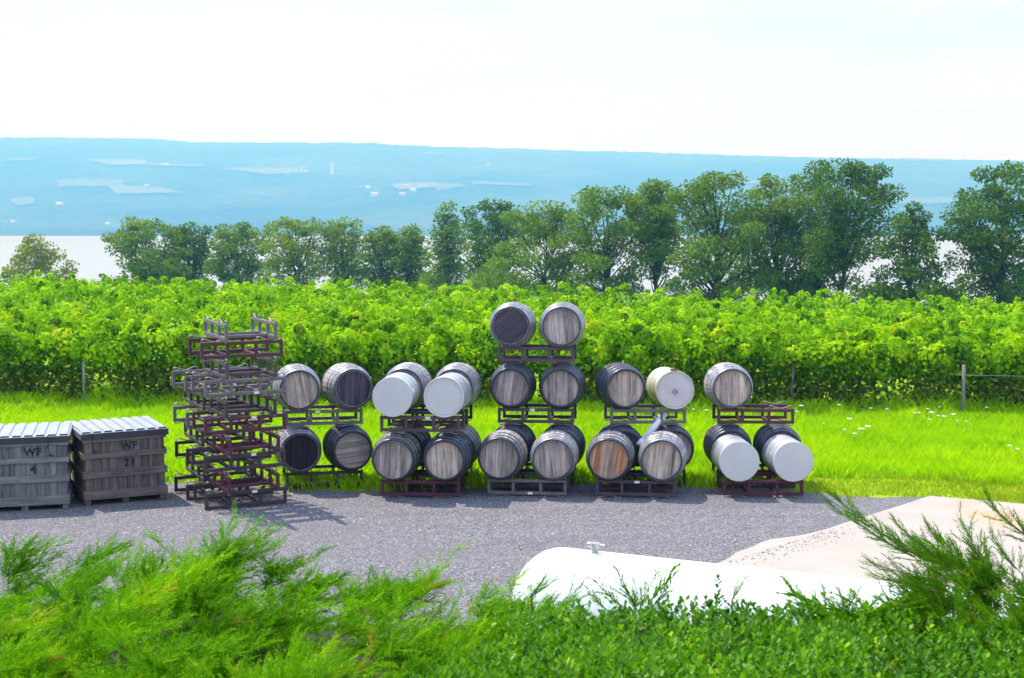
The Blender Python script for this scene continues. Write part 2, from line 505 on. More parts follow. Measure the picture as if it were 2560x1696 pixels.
M['juniper2'] = leafmat('juniper_spray_deep', [(0.0, (0.045, 0.15, 0.003)), (0.5, (0.10, 0.27, 0.003)), (0.9, (0.20, 0.43, 0.004)), (1.0, (0.36, 0.26, 0.04))], 0.3, 0.7, 0.1)
M['box'] = leafmat('box_leaf', [(0.0, (0.03, 0.11, 0.0005)), (0.5, (0.095, 0.28, 0.0005)), (0.88, (0.20, 0.46, 0.001)), (1.0, (0.42, 0.58, 0.01))], 0.35, 0.38, 0.18)
def treemat(name, k, y=1.0):
    return leafmat(name, [(0.0, (0.032 * k * y, 0.080 * k, 0.009 * k)), (0.5, (0.06 * k * y, 0.135 * k, 0.010 * k)), (0.9, (0.10 * k * y, 0.20 * k, 0.012 * k)), (1.0, (0.15 * k * y, 0.21 * k, 0.02 * k))], 0.38, 0.6, 0.12, (1.1, 1.1, 0.6))
M['tree_mid'] = treemat('tree_leaf_mid', 1.9, 1.3)
M['tree_dark'] = treemat('tree_leaf_dark', 1.35, 1.15)
M['tree_olive'] = treemat('tree_leaf_olive', 2.1, 1.45)
M['tree_yellow'] = leafmat('tree_leaf_yellow', [(0.0, (0.14, 0.20, 0.02)), (0.5, (0.24, 0.30, 0.03)), (1.0, (0.40, 0.38, 0.05))], 0.4, 0.5, 0.3)
M['petal'] = plain('white_petal', (0.78, 0.78, 0.72), 0.8, 0, 0.05)
M['petal_y'] = plain('yellow_petal', (0.75, 0.52, 0.03), 0.8, 0, 0.1)
M['stem'] = plain('green_stem', (0.10, 0.20, 0.03), 0.8)
M['wallw'] = plain('white_wall', (0.78, 0.78, 0.76), 0.7, 0, 0.05, 0.1)
M['wallr'] = plain('red_roof', (0.42, 0.13, 0.10), 0.8, 0, 0.2, 0.1)
M['roofg'] = plain('grey_roof', (0.45, 0.45, 0.46), 0.6, 0, 0.2, 0.1)

# ------------------------------------------------------------------ setting: ground, gravel, concrete, lake, far hill, sky haze
def grid_mesh(name, xs, ys, zf, mat, smooth=True):
    X, Y = np.meshgrid(xs, ys); Z = zf(X, Y)
    V = np.stack([X.ravel(), Y.ravel(), Z.ravel()], 1); nx, ny = len(xs), len(ys)
    i = np.arange(nx - 1)[None, :] + nx * np.arange(ny - 1)[:, None]
    Fq = np.stack([i, i + 1, i + 1 + nx, i + nx], -1).reshape(-1, 4)
    me = bpy.data.meshes.new(name); me.from_pydata(V.tolist(), [], Fq.tolist())
    if smooth: me.polygons.foreach_set('use_smooth', [True] * len(me.polygons))
    me.materials.append(mat)
    return link(name, me)

xs = np.concatenate([np.linspace(-900, -70, 24), np.linspace(-60, 60, 81), np.linspace(70, 900, 24)])
ys = np.concatenate([np.linspace(-40, 5, 10), np.linspace(5.5, 70, 110), np.linspace(75, 140, 20), np.linspace(170, 1000, 20)])
kind(grid_mesh('ground', xs, ys, lambda X, Y: ground(X, Y), M['turf']), 'structure')

# gravel yard: back edge read from the photograph, kept irregular
edge_px = [(-500, 1140), (0, 1132), (200, 1125), (390, 1118), (560, 1120), (660, 1133), (850, 1138), (1000, 1132), (1130, 1130), (1300, 1120), (1450, 1122), (1640, 1130), (1760, 1128), (1880, 1140), (1990, 1146), (2100, 1150), (2250, 1157), (2367, 1166), (2900, 1190)]
ep = [on_ground(*ds(a, b)) for a, b in edge_px]
ex = [p.x for p in ep]; ey = [p.y for p in ep]
def gravel_back(x):
    return np.interp(x, ex, ey) + 0.22 * (vnoise(x, 0 * x, 0.9, 3) - .5) + 0.16 * (vnoise(x, 0 * x, 0.22, 4) - .5)
gx = np.linspace(-16, 16, 321); rows = np.linspace(0, 1, 46)
GV = []; back = gravel_back(gx)
for r in rows:
    yy = 7.9 + (back - 7.9) * r
    GV.append(np.stack([gx, yy, ground(gx, yy) + 0.006 + 0.012 * (vnoise(gx, yy, 1.4, 5)) * (r < .99)], 1))
GV = np.concatenate(GV); nx = len(gx)
i = np.arange(nx - 1)[None, :] + nx * np.arange(len(rows) - 1)[:, None]
Fq = np.stack([i, i + 1, i + 1 + nx, i + nx], -1).reshape(-1, 4)
me = bpy.data.meshes.new('gravel_yard'); me.from_pydata(GV.tolist(), [], Fq.tolist()); me.materials.append(M['gravel'])
kind(link('gravel_yard', me), 'structure')

# loose stones on the gravel
stv = [(0, 0, .6), (1, 0, 0), (0, 1, 0), (-1, 0, 0), (0, -1, 0)]
stf = [(0, 1, 2), (0, 2, 3), (0, 3, 4), (0, 4, 1)]
n = 12000
px_ = RNG.uniform(-9, 9, n); py_ = RNG.uniform(10.5, 23.0, n)
ok = py_ < gravel_back(px_) + 0.1; px_, py_ = px_[ok], py_[ok]; n = len(px_)
s_ = RNG.uniform(.008, .02, n)
Mx = frames(np.stack([np.cos(a := RNG.uniform(0, 6.28, n)), np.sin(a), RNG.normal(0, .15, n)], 1)) * (s_[:, None, None] * RNG.uniform(.7, 1.3, (n, 1, 3)))
M['stone'] = leafmat('gravel_stone', [(0, (0.09, 0.088, 0.10)), (.6, (0.22, 0.21, 0.225)), (1, (0.45, 0.43, 0.43))], 0.0, 0.85, 0.2)
kind(scatter('loose_gravel', stv, stf, Mx, np.stack([px_, py_, ground(px_, py_) + .012], 1), M['stone']), 'stuff')

# concrete pad
c1 = on_ground(*ds(2150, 1160)); c2 = on_ground(*ds(1690, 1300)); c3 = on_ground(*ds(2367, 1176))
d12 = (c2 - c1).normalized(); d13 = (c3 - c1).normalized()
p_near = c1 + d12 * 13.0; p_far = c1 + d13 * 7.0
def slab_z(p): return float(ground(p.x, p.y))
outl = [c1, p_far, p_far + (p_near - c1), p_near]
dense = []
for k in range(4):
    a, b = outl[k], outl[(k + 1) % 4]; m_ = 60
    for q in range(m_):
        p = a.lerp(b, q / m_)
        nrm = Vector((b.y - a.y, a.x - b.x, 0)).normalized()
        w = 0.035 * (float(vnoise(np.array([p.x * 1.0]), np.array([p.y * 1.0]), .35, 9)[0]) - .5)
        if k == 3:   # gravel spilled over the edge makes the pad's border wander
            tq = (p - c1).length
            w += -0.20 * math.exp(-((tq - 4.0) / 0.45) ** 2) - 0.12 * math.exp(-((tq - 4.7) / 0.3) ** 2)
        p = p + nrm * w
        dense.append(p)
top = [(p.x, p.y, max(0.0, slab_z(p)) + 0.045) for p in dense]; bot = [(p.x, p.y, slab_z(p) - .3) for p in dense]
n = len(dense)
pm = MB(); pm.add(top + bot, [tuple(reversed(range(n)))] + [(k, (k + 1) % n, (k + 1) % n + n, k + n) for k in range(n)])
kind(pm.build('concrete_pad', M['concrete']), 'structure')

n = 420
cp = on_ground(*ds(1800, 1270)); tq = RNG.normal(0, .5, n); wq = np.abs(RNG.normal(0, .42, n))
px_ = cp.x + d12.x * tq * 1.6 + wq * .9; py_ = cp.y + d12.y * tq * 1.6 + wq * .25
s_ = RNG.uniform(.006, .017, n)
Mx = frames(np.stack([np.cos(a := RNG.uniform(0, 6.28, n)), np.sin(a), 0 * a], 1)) * s_[:, None, None]
kind(scatter('spilled_gravel', stv, stf, Mx, np.stack([px_, py_, np.full(n, .046)], 1), M['stone']), 'stuff')

# lake and the far shore
LZ = -82.0
kind(grid_mesh('lake', np.linspace(-7000, 7000, 8), np.linspace(860, 4400, 8), lambda X, Y: X * 0 + LZ, M['water']), 'structure')
SHORE = 3820.0; RIDGE = 7600.0
rp = [(-900, 330), (-300, 322), (0, 318), (200, 320), (370, 323), (450, 330), (620, 331), (860, 332), (1000, 340), (1200, 345), (1350, 350), (1450, 352), (1550, 355), (1700, 360), (2000, 367), (2367, 373), (2700, 378), (3300, 386)]
rx = []; rz = []
for a, b in rp:
    p = at_dist(*ds(a, b), RIDGE); rx.append(p.x); rz.append(p.z - 9)
def hill(x, y):
    x = np.asarray(x, float); y = np.asarray(y, float)
    sh = SHORE + 60 * (vnoise(x, 0 * x, 900, 21) - .5)
    t = (y - sh) / (RIDGE - sh)
    top_ = np.interp(x, rx, rz)
    tt = np.clip(t, 0, 1)
    prof = 0.35 * tt + 0.65 * tt * tt * (3 - 2 * tt)
    z = LZ + (top_ - LZ) * prof + 22 * (vnoise(x, y, 700, 22) - .5) * np.clip(t * 4, 0, 1) * np.clip((1 - t) * 6, 0, 1)
    z = np.where(t < 0, LZ + t * 150, z)
    z = np.where(t > 1, top_ - (t - 1) * 160, z)
    return z
def hill_rough(X, Y):
    z = hill(X, Y)
    on = (z > LZ + 0.5)
    return z + on * (6 + 13 * (vnoise(X, Y, 26, 31) - .4) + 7 * (vnoise(X, Y, 75, 32) - .5))
hx = np.linspace(-4200, 4200, 330)
hy = np.concatenate([np.linspace(3700, 7500, 110), np.linspace(7515, 7700, 12), np.linspace(7800, 9500, 8)])
kind(grid_mesh('far_hill', hx, hy, hill_rough, M['hill'], False), 'structure')

def drape(name, poly, mat, lift=16.0):
    """a field on the far hill: quad given in photograph pixels (display scale), laid on the slope"""
    nx, ny = 14, 8; V = []
    (a, b, c, d) = poly
    for j in range(ny):
        for i in range(nx):
            u = i / (nx - 1); v = j / (ny - 1)
            x = (a[0] * (1 - u) + b[0] * u) * (1 - v) + (d[0] * (1 - u) + c[0] * u) * v
            y = (a[1] * (1 - u) + b[1] * u) * (1 - v) + (d[1] * (1 - u) + c[1] * u) * v
            jx = random.uniform(-4, 4) if i in (0, nx - 1) else 0; jy = random.uniform(-1.2, 1.2) if j in (0, ny - 1) else 0
            p = on_ground(*ds(x + jx, y + jy), 3700, 9000, hill); V.append((p.x, p.y, p.z + lift))
    F = [(j * nx + i, j * nx + i + 1, (j + 1) * nx + i + 1, (j + 1) * nx + i) for j in range(ny - 1) for i in range(nx - 1)]
    kind(MB().add(V, F).build(name, mat, None, True), 'structure')
for poly, mm in [
    ([(128, 425), (285, 424), (290, 440), (135, 442)], 'field2'), ([(240, 436), (380, 444), (420, 456), (270, 458)], 'field'),
    ([(200, 376), (340, 378), (335, 390), (250, 390)], 'field'), ([(340, 386), (470, 388), (470, 393), (345, 392)], 'field2'),
    ([(520, 398), (690, 396), (690, 408), (610, 412)], 'field'), ([(905, 434), (1000, 430), (1060, 440), (920, 448)], 'field'),
    ([(1000, 440), (1060, 432), (1075, 438), (1010, 452)], 'field2'), ([(20, 470), (75, 466), (80, 482), (40, 486)], 'field2'),
    ([(980, 361), (1030, 361), (1030, 364), (980, 364)], 'field'), ([(1090, 428), (1230, 434), (1225, 440), (1095, 436)], 'field2'),
    ([(1700, 425), (1800, 428), (1800, 434), (1700, 432)], 'field'), ([(2060, 465), (2200, 466), (2205, 480), (2070, 482)], 'field2'),
    ([(2080, 372), (2190, 376), (2190, 380), (2085, 379)], 'field2'), ([(0, 378), (50, 373), (105, 374), (40, 380)], 'field2')]:
    drape('far_field', poly, M[mm])

# the air between here and the far shore
hz, t, b_ = newmat('haze_air')
t.nodes.remove(b_)
pv = N(t, 'ShaderNodeVolumePrincipled')
pv.inputs['Color'].default_value = (0.13, 0.46, 1.0, 1)
pv.inputs['Absorption Color'].default_value = (1, 1, 1, 1)
pv.inputs['Density'].default_value = 0.00044
pv.inputs['Anisotropy'].default_value = 0.15
t.links.new(pv.outputs[0], t.nodes['Material Output'].inputs['Volume'])
hb = MB().box((0, 4900, 172), (15000, 10000, 524)).build('haze', hz)
kind(hb, 'stuff')

# ------------------------------------------------------------------ farm buildings across the lake
def farm(u, v, w, h, d, label, roof='roofg', tower=False):
    p = on_ground(*ds(u, v), 3700, 9000, hill)
    r = empty('silo' if tower else 'farm_building', (p.x, p.y, p.z + 6), (0, 0, random.uniform(-.3, .3)))
    if tower:
        m = MB(); m.tube([(0, 0, 0), (0, 0, h)], w / 2, 12); m.build('shaft', M['wallw'], r)
        m = MB(); m.tube([(0, 0, h), (0, 0, h + w * .25), (0, 0, h + w * .42)], [w / 2 * .98, w * .35, w * .05], 12); m.build('cap', M['roofg'], r)
    else:
        MB().box((0, 0, h / 2), (w, d, h)).build('wall', M['wallw'], r)
        e = 1.0
        MB().add([(-w / 2 - e, -d / 2 - e, h), (w / 2 + e, -d / 2 - e, h), (w / 2 + e, 0, h + d * .35), (-w / 2 - e, 0, h + d * .35), (-w / 2 - e, d / 2 + e, h), (w / 2 + e, d / 2 + e, h)],
                 [(0, 1, 2, 3), (3, 2, 5, 4), (0, 3, 4), (1, 5, 2), (0, 4, 5, 1)]).build('roof', M[roof], r)
    tag(r, label, 'silo' if tower else 'farm building', 'farm buildings across the lake')
GB = 'small white building among the trees across the lake'
farm(381, 388, 30, 8, 14, 'long white barn above the pale fields across the lake', 'wallw' if False else 'roofg')
farm(406, 390, 18, 6, 10, 'low white shed next to the long barn across the lake')
farm(698, 404, 9, 26, 9, 'white silo beside a farmhouse across the lake', tower=True)
farm(708, 404, 20, 9, 12, 'white farmhouse at the foot of a silo across the lake')
farm(664, 409, 14, 6, 10, 'small white shed between the silo farmhouse and the pale fields across the lake'); farm(630, 408, 12, 6, 9, 'smallest white shed at the end of the field below the silo farmhouse')
farm(768, 409, 15, 48, 15, 'tall lone pale silo on the wooded slope across the lake', tower=True)
farm(866, 459, 24, 12, 14, 'white farmhouse on the lower slope left of the red roofs across the lake')
farm(851, 440, 18, 7, 10, 'small white building just above the lower-slope farmhouse across the lake')
farm(940, 438, 34, 9, 16, 'long farm building with red roof across the lake', 'wallr')
farm(975, 438, 30, 9, 16, 'shorter farm building with red roof across the lake', 'wallr')
farm(955, 447, 22, 8, 12, 'white shed below the red roofs across the lake')
farm(930, 455, 20, 7, 10, 'low white building below the red-roofed farm, nearest the lake'); farm(212, 438, 16, 6, 10, 'small white building at the middle of the big double field across the lake'); farm(338, 436, 14, 7, 9, 'small white building at the upper end of the big double field'); farm(138, 479, 22, 7, 10, 'long white building in woods below the big double field across the lake'); farm(35, 476, 12, 7, 9, 'small white building in the little clearing low on the far slope'); farm(1128, 388, 14, 8, 10, 'lone white building high on the wooded slope past the red roofs'); farm(250, 525, 10, 5, 8, 'white cottage on the far shore beside the broad round tree'); farm(30, 520, 10, 5, 8, 'white cottage on the far shore above the small yellowing tree'); farm(1735, 427, 16, 6, 10, 'white building on the far slope above the largest spreading tree'); farm(2275, 383, 14, 6, 10, 'white building near the ridge above the cone-shaped tree')

# ------------------------------------------------------------------ trees
leafq_v = [(0, 0, 0), (.5, .32, .06), (1, 0, -.05), (.5, -.32, .06)]
leafq_f = [(0, 1, 2, 3)]
def tree(u, vtop, wpx, Y, mat, label, name='broadleaf_tree', base=0.30, shape='round', lean=0.0, nleaf=9500, trunk_r=0.22, low=0.0, ls=1.0, gap=1.0, group=None):
    uc, vt = ds(u, vtop)
    tip = at_dist(uc, vt, Y)
    X = tip.x; gz = float(ground(X, Y)); H = tip.z - gz
    Rw = wpx * (1.10 if u < 1100 else 1.25) * S / F0 * Y / 2
    nleaf = int(nleaf * (1.12 if u < 1100 else 1.35)); ls *= 1.12
    r = empty(name, (X, Y, gz))
    rg = np.random.default_rng(int(u * 7 + vtop))
    # crown clumps
    nc = 52
    C = []; R = []
    zc0 = H * base
    tries = 0
    while len(C) < nc and tries < 4000:
        tries += 1
        h = rg.uniform(0, 1)
        if shape == 'cone': wid = (1 - h) ** .8 * 1.0 + .06
        elif shape == 'low': wid = math.sqrt(max(0, 1 - h ** 2.6))
        else: wid = math.sqrt(max(0.03, 1 - abs(2 * (h - .52)) ** 2.8 * .98)) * (0.85 + .2 * h)
        a = rg.uniform(0, 6.283); q = rg.uniform(0.1, 1) ** .5
        wid *= 0.78 + 0.32 * math.sin(3 * a + u) * math.cos(5 * h + u * .3)
        cr = H * rg.uniform(.045, .095)
        wx = max(0.2, Rw - cr) * wid * q
        p = np.array([math.cos(a) * wx + lean * h * H, math.sin(a) * wx, zc0 + (H - zc0 - cr * .8) * h])
        if C and min(np.linalg.norm(p - c) for c in C) < cr * gap: continue
        C.append(p); R.append(cr * (1.15 if h < .8 else .95))
    C = np.array(C); R = np.array(R)
    ex_ = np.sort(np.abs(C[:, 0] - lean * C[:, 2]))[-4]
    C[:, :2] *= max(1.0, (Rw - R.mean() * 1.1) / max(ex_, .1))
    C[:, 0] = np.clip(C[:, 0], -Rw * .95, Rw * .95)
    k = rg.integers(0, len(C), nleaf)
    d = rg.normal(size=(nleaf, 3)); d /= np.linalg.norm(d, axis=1, keepdims=True)
    rr = rg.random(nleaf) ** .36
    P = C[k] + d * (R[k] * rr)[:, None] * np.array([1.35, 1.35, .75])
    dirs = d + rg.normal(0, .7, (nleaf, 3)); dirs[:, 2] -= .35
    size = rg.uniform(.16, .30, nleaf) * ls
    fm = frames(dirs, rg.uniform(-1.2, 1.2, nleaf)) * size[:, None, None]
    rn = np.clip(rg.normal(.5, .2, nleaf) + .25 * (rg.random(len(C))[k] - .5), 0, 1)
    cr_ = scatter('crown', leafq_v, leafq_f, fm, P, mat, r, rn); kind(cr_, 'stuff')
    # trunk and limbs
    m = MB()
    th = H * .8
    pts = [(lean * H * (z / H) ** 1.5 + .12 * math.sin(z * 1.3 + u), .1 * math.cos(z * .9 + u), z) for z in np.linspace(-.2, th, 7)]
    m.tube(pts, [trunk_r * (1.25 if q == 0 else 1 - .13 * q) for q in range(7)], 7)
    m.build('trunk', M['bark'], r, True)
    m = MB()
    for c in C:
        z0 = max(H * .12, c[2] * rg.uniform(.45, .75)); q = min(z0 / th, 1)
        bx = lean * H * (z0 / H) ** 1.5 + .12 * math.sin(z0 * 1.3 + u)
        mid = np.array([bx, 0, z0]) * .5 + c * .5 + np.array([0, 0, -.12 * (c[2] - z0)]) + rg.normal(0, .12, 3)
        m.tube([(bx, .1 * math.cos(z0 * .9 + u), z0), mid, c], [trunk_r * (.42 - .2 * q), trunk_r * .2, trunk_r * .06], 5, False)
    kind(m.build('limb', M['bark'], r, True), 'stuff')
    tag(r, label, 'tree', group)
    return r

tree(85, 532, 165, 150, M['tree_yellow'], 'small yellowing tree alone before the open lake', base=.35, nleaf=4200, trunk_r=.12, shape='cone', ls=1.3)
tree(335, 498, 170, 150, M['tree_mid'], 'broad round tree beside the open stretch of lake, paler of its pair', base=.25, ls=1.25)
tree(432, 512, 115, 155, M['tree_dark'], 'darker tree leaning on the broad round tree by the lake', base=.2, ls=1.25, nleaf=6500)
tree(545, 508, 130, 152, M['tree_mid'], 'round tree with two forked trunks over the lake', base=.32, ls=1.25, nleaf=6500)
tree(690, 494, 165, 148, M['tree_olive'], 'open olive-green tree with spreading crown and gaps', base=.3, ls=1.2, nleaf=6500, gap=1.5)
tree(790, 500, 95, 150, M['tree_olive'], 'narrow olive tree against the spreading olive one', base=.3, ls=1.2, nleaf=4200, gap=1.3)
tree(880, 522, 115, 148, M['tree_mid'], 'low round tree behind the barrel stack with white drums', base=.3, ls=1.2, nleaf=5500)
tree(948, 516, 90, 146, M['tree_mid'], 'slim low tree between the round tree and the taller pointed one', base=.25, ls=1.2, nleaf=5000)
tree(1035, 462, 120, 140, M['tree_mid'], 'pointed upright tree standing taller than its low neighbours', base=.28, ls=1.15, nleaf=6500, shape='cone')
tree(1145, 456, 125, 135, M['tree_dark'], 'dark open tree with bare crooked limbs', base=.3, ls=1.15, nleaf=6000, gap=1.5)
tree(1262, 452, 200, 118, M['tree_mid'], 'wide bushy tree leafy down to the vines', base=.12, ls=1.0, nleaf=10500, shape='low')
tree(1405, 420, 180, 114, M['tree_mid'], 'dense tall tree next to the wide bushy one', base=.12, ls=1.0, nleaf=10500)
tree(1520, 412, 110, 116, M['tree_mid'], 'slender tree with lake showing below its crown', base=.38, ls=1.0, nleaf=6000)
tree(1665, 394, 215, 110, M['tree_mid'], 'largest spreading tree of the row with heavy trunk', base=.14, ls=1.0, nleaf=12500, trunk_r=.34)
tree(1800, 398, 150, 112, M['tree_mid'], 'tall tree merging with the largest spreading tree', base=.22, ls=1.0, nleaf=8500)
tree(1955, 360, 185, 106, M['tree_dark'], 'tallest tree with straight bare trunk low down', base=.34, ls=1.0, nleaf=9500, trunk_r=.2)
tree(1890, 470, 120, 112, M['tree_mid'], 'lower tree filling between the two tallest trees', base=.15, ls=1.0, nleaf=5500)
tree(2110, 462, 185, 100, M['tree_dark'], 'cone-shaped dark tree standing alone before the lake', base=.22, ls=.95, nleaf=7500, shape='cone', gap=1.3)
tree(2325, 370, 215, 100, M['tree_dark'], 'tall dark tree with lobed crown, cut by the picture edge' if False else 'tall dark tree with lobed crown beyond the cone-shaped one', base=.15, ls=1.0, nleaf=12000, gap=1.5)
def shrub(u, vtop, wpx, Y, mat, label, nl=2600):
    tree(u, vtop, wpx, Y, mat, label, name='shrub', base=.05, ls=1.0, nleaf=nl, shape='low', trunk_r=.06)
for u, v, w, lb in ((2040, 648, 90, 'pale bush between the tallest tree and the cone-shaped tree'), (2215, 655, 90, 'pale bush between the cone-shaped tree and the tall dark lobed tree')):
    shrub(u, v, w, 120, M['tree_olive'], lb)
for u, v, w, lb in ((1130, 600, 110, 'low bush under the dark tree with crooked limbs'), (1560, 640, 110, 'low bush under the slender tree'), (1700, 630, 150, 'low bush under the largest spreading tree'), (1850, 640, 120, 'low bush under the tree between the two tallest'), (620, 625, 90, 'low bush between the forked round tree and the spreading olive tree'), (470, 640, 60, 'small bush under the darker leaning tree by the lake')):
    shrub(u, v, w, 125, M['tree_mid'], lb)

# ------------------------------------------------------------------ vineyard rows
vleaf_v = [(0, 0, 0), (.28, .48, .05), (.78, .40, -.04), (1.0, 0, -.12), (.78, -.40, -.04), (.28, -.48, .05)]
vleaf_f = [(0, 1, 2, 3), (0, 3, 4, 5)]
vq_v = [(0, 0, 0), (.45, .48, .05), (1.0, 0, -.1), (.45, -.48, .05)]
va = on_ground(*ds(0, 938)); vb = on_ground(*ds(2367, 962))
vdir = (vb - va); vdir.z = 0; vdir.normalize()
vnor = Vector((-vdir.y, vdir.x, 0))              # away from the camera
v0 = Vector(((va.x + vb.x) / 2, (va.y + vb.y) / 2, 0)) + vnor * 0.35
def vine_row(i):
    off = i * 2.55
    c = v0 + vnor * off
    half = 13.5 + off * .42
    r = empty('vine_row', (c.x, c.y, float(ground(c.x, c.y))))
    rg = np.random.default_rng(100 + i)
    base = np.array([c.x, c.y]); dv = np.array([vdir.x, vdir.y]); nv = np.array([vnor.x, vnor.y])
    loc = np.array(r.location)
    def put(s, w, z):
        xy = base + s[:, None] * dv + w[:, None] * nv
        return np.stack([xy[:, 0], xy[:, 1], ground(xy[:, 0], xy[:, 1]) + z], 1) - loc
    # hanging clumps of shoots, leaves mostly on each clump's outside
    nc = int(2 * half * (17 if i == 0 else 11 if i < 3 else 7.5))
    s = rg.uniform(-half, half, nc)
    cl = vnoise(s, np.full(nc, i * 9.1), 1.1, 40 + i)
    zc = .92 + rg.random(nc) ** .7 * (.60 + .34 * cl)
    wc = np.where(rg.random(nc) < .68, -1, 1) * rg.random(nc) ** .5 * (.14 + .56 * sstep(1.0, 1.45, zc)) * (.8 + .4 * cl)
    rc = rg.uniform(.11, .25, nc)
    k = rg.random(nc) < .14                      # shoots breaking out of the top
    zc[k] = 1.62 + .28 * cl[k] + rg.random(k.sum()) * .16; rc[k] *= .55; wc[k] *= .5
    per = 76 if i == 0 else 58 if i < 3 else 42
    ci = np.repeat(np.arange(nc), per); n = len(ci)
    d = rg.normal(size=(n, 3)); d /= np.linalg.norm(d, axis=1, keepdims=True)
    d[:, 2] = np.where(rg.random(n) < .35, np.abs(d[:, 2]), d[:, 2])
    rr = rc[ci] * (.55 + .55 * rg.random(n) ** .5)
    P = put(s[ci] + d[:, 0] * rr * 1.15, wc[ci] + d[:, 1] * rr, zc[ci] + d[:, 2] * rr * 1.05)
    dn3 = np.stack([d[:, 0] * dv[0] + d[:, 1] * nv[0], d[:, 0] * dv[1] + d[:, 1] * nv[1], d[:, 2]], 1)
    nrm = dn3 + np.array([0, 0, .45]) + rg.normal(0, .35, (n, 3))
    dr = np.cross(nrm, rg.normal(size=(n, 3))) * .6 + np.array([0, 0, -.5]) + dn3 * .2
    size = rg.uniform(.055, .105, n) * (1.0 if i < 3 else 1.25)
    Mx = frames(dr, None, nrm) * size[:, None, None]
    tone = rg.normal(.48, .20, nc)
    rn = np.clip(tone[ci] + rg.normal(0, .13, n), 0, .985); rn[rg.random(n) < .004] = 1.0
    if i < 2: f = scatter('foliage', vleaf_v, vleaf_f, Mx, P, M['vine'], r, rn)
    else: f = scatter('foliage', vq_v, [(0, 1, 2, 3)], Mx, P, M['vine'], r, rn)
    kind(f, 'stuff')
    # leaves filling the inside of the row, inner shade put into their dark tones
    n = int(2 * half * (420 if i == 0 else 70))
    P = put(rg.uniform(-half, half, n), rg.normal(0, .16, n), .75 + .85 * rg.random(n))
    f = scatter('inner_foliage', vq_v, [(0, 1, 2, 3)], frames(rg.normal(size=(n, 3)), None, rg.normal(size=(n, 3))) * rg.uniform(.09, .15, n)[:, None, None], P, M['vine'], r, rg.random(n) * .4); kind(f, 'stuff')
    if i < 2:   # sparse lower leaves, suckers and weeds below the cordon
        n = int(2 * half * (900 if i == 0 else 400))
        s = rg.uniform(-half, half, n)
        g = vnoise(s, np.full(n, 3.0 + i), .55, 77)
        keep = rg.random(n) < np.clip((g - .16) * 2.6, .12, 1)
        s = s[keep]; g = g[keep]; n = len(s)
        z = rg.random(n) ** .9 * (.70 + .35 * g)
        w = rg.normal(-.05, .22, n)
        P = put(s, w, z)
        nrm = np.stack([np.full(n, -nv[0]) * .4, np.full(n, -nv[1]) * .4, np.full(n, .6)], 1) + rg.normal(0, .6, (n, 3))
        size = rg.uniform(.06, .13, n)
        Mx = frames(rg.normal(0, 1, (n, 3)) - np.array([0, 0, .3]), None, nrm) * size[:, None, None]
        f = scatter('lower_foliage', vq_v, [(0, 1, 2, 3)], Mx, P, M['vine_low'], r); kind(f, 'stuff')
    # trunks
    if i < 3:
        for q in np.arange(-half + 1.0, half, 2.3):
            x, y = base + q * dv; gz = float(ground(x, y))
            j = rg.normal(0, .1, 4)
            m = MB().tube([(x - loc[0], y - loc[1], gz - .1 - loc[2]), (x + j[0] - loc[0], y + j[1] * .5 - loc[1], gz + .45 - loc[2]), (x + j[2] - loc[0], y - loc[1], gz + 1.15 - loc[2])], [.05, .04, .03], 6)
            m.build('vine_trunk', M['vbark'], r, True)
    return r
for i in range(11):
    r = vine_row(i)
    nth = ['second', 'third', 'fourth', 'fifth', 'sixth', 'seventh', 'eighth', 'ninth', 'tenth', 'last'][max(0, i - 1)]
    tag(r, 'front vine row with shaded leafy face along the mown grass' if i == 0 else 'leafy vine row, %s back from the mown grass%s' % (nth, ' and nearest the lake' if i == 10 else ''), 'vine row', 'vine rows of the vineyard')

def post(u, vb_, vt_, label, w=.075, lean=0.0, dy=-0.42):
    p = on_ground(u, vb_)
    h = at_dist(u, vt_, p.y).z - p.z
    m = MB(); m.tube([(0, 0, -.15), (lean * .5, 0, h * .5), (lean, 0, h)], [w / 2 * 1.05, w / 2, w / 2 * .95], 8)
    o = m.build('trellis_post', M['post'], None, True); o.location = p
    tag(o, label, 'post', 'trellis posts along the front vine row')
    return p, h
P1 = post(2406, 1046, 912, 'pale full-height timber post at the bare end of the front vine row', .085)
P2 = post(2313, 1034, 930, 'leafy grey post next to the pale full-height timber post', .06, -.03)
P3 = post(1974, 1034, 905, 'leaning grey post behind the empty rack cradle', .07, .08)
P4 = post(1890, 1030, 900, 'grey post behind the single upper barrel', .065, -.06)
P5 = post(212, 1020, 905, 'pale post half hidden in the vines above the wooden bins', .07)
def wire(pts, label):
    o = MB().tube(pts, .0035, 5).build('trellis_wire', M['wire'], None, True); tag(o, label, 'wire')
def ptop(P, z): return (P[0].x, P[0].y - .045, P[0].z + z)
wire([ptop(P2, .98), ptop(P1, .97), (P1[0].x + 4, P1[0].y - .15, P1[0].z + .93)], 'thin trellis wire strung through the two right-hand posts' if False else 'thin trellis wire past the pale full-height timber post')
wire([ptop(P4, 1.12), ptop(P3, 1.10)], 'thin trellis wire between the posts behind the single upper barrel')

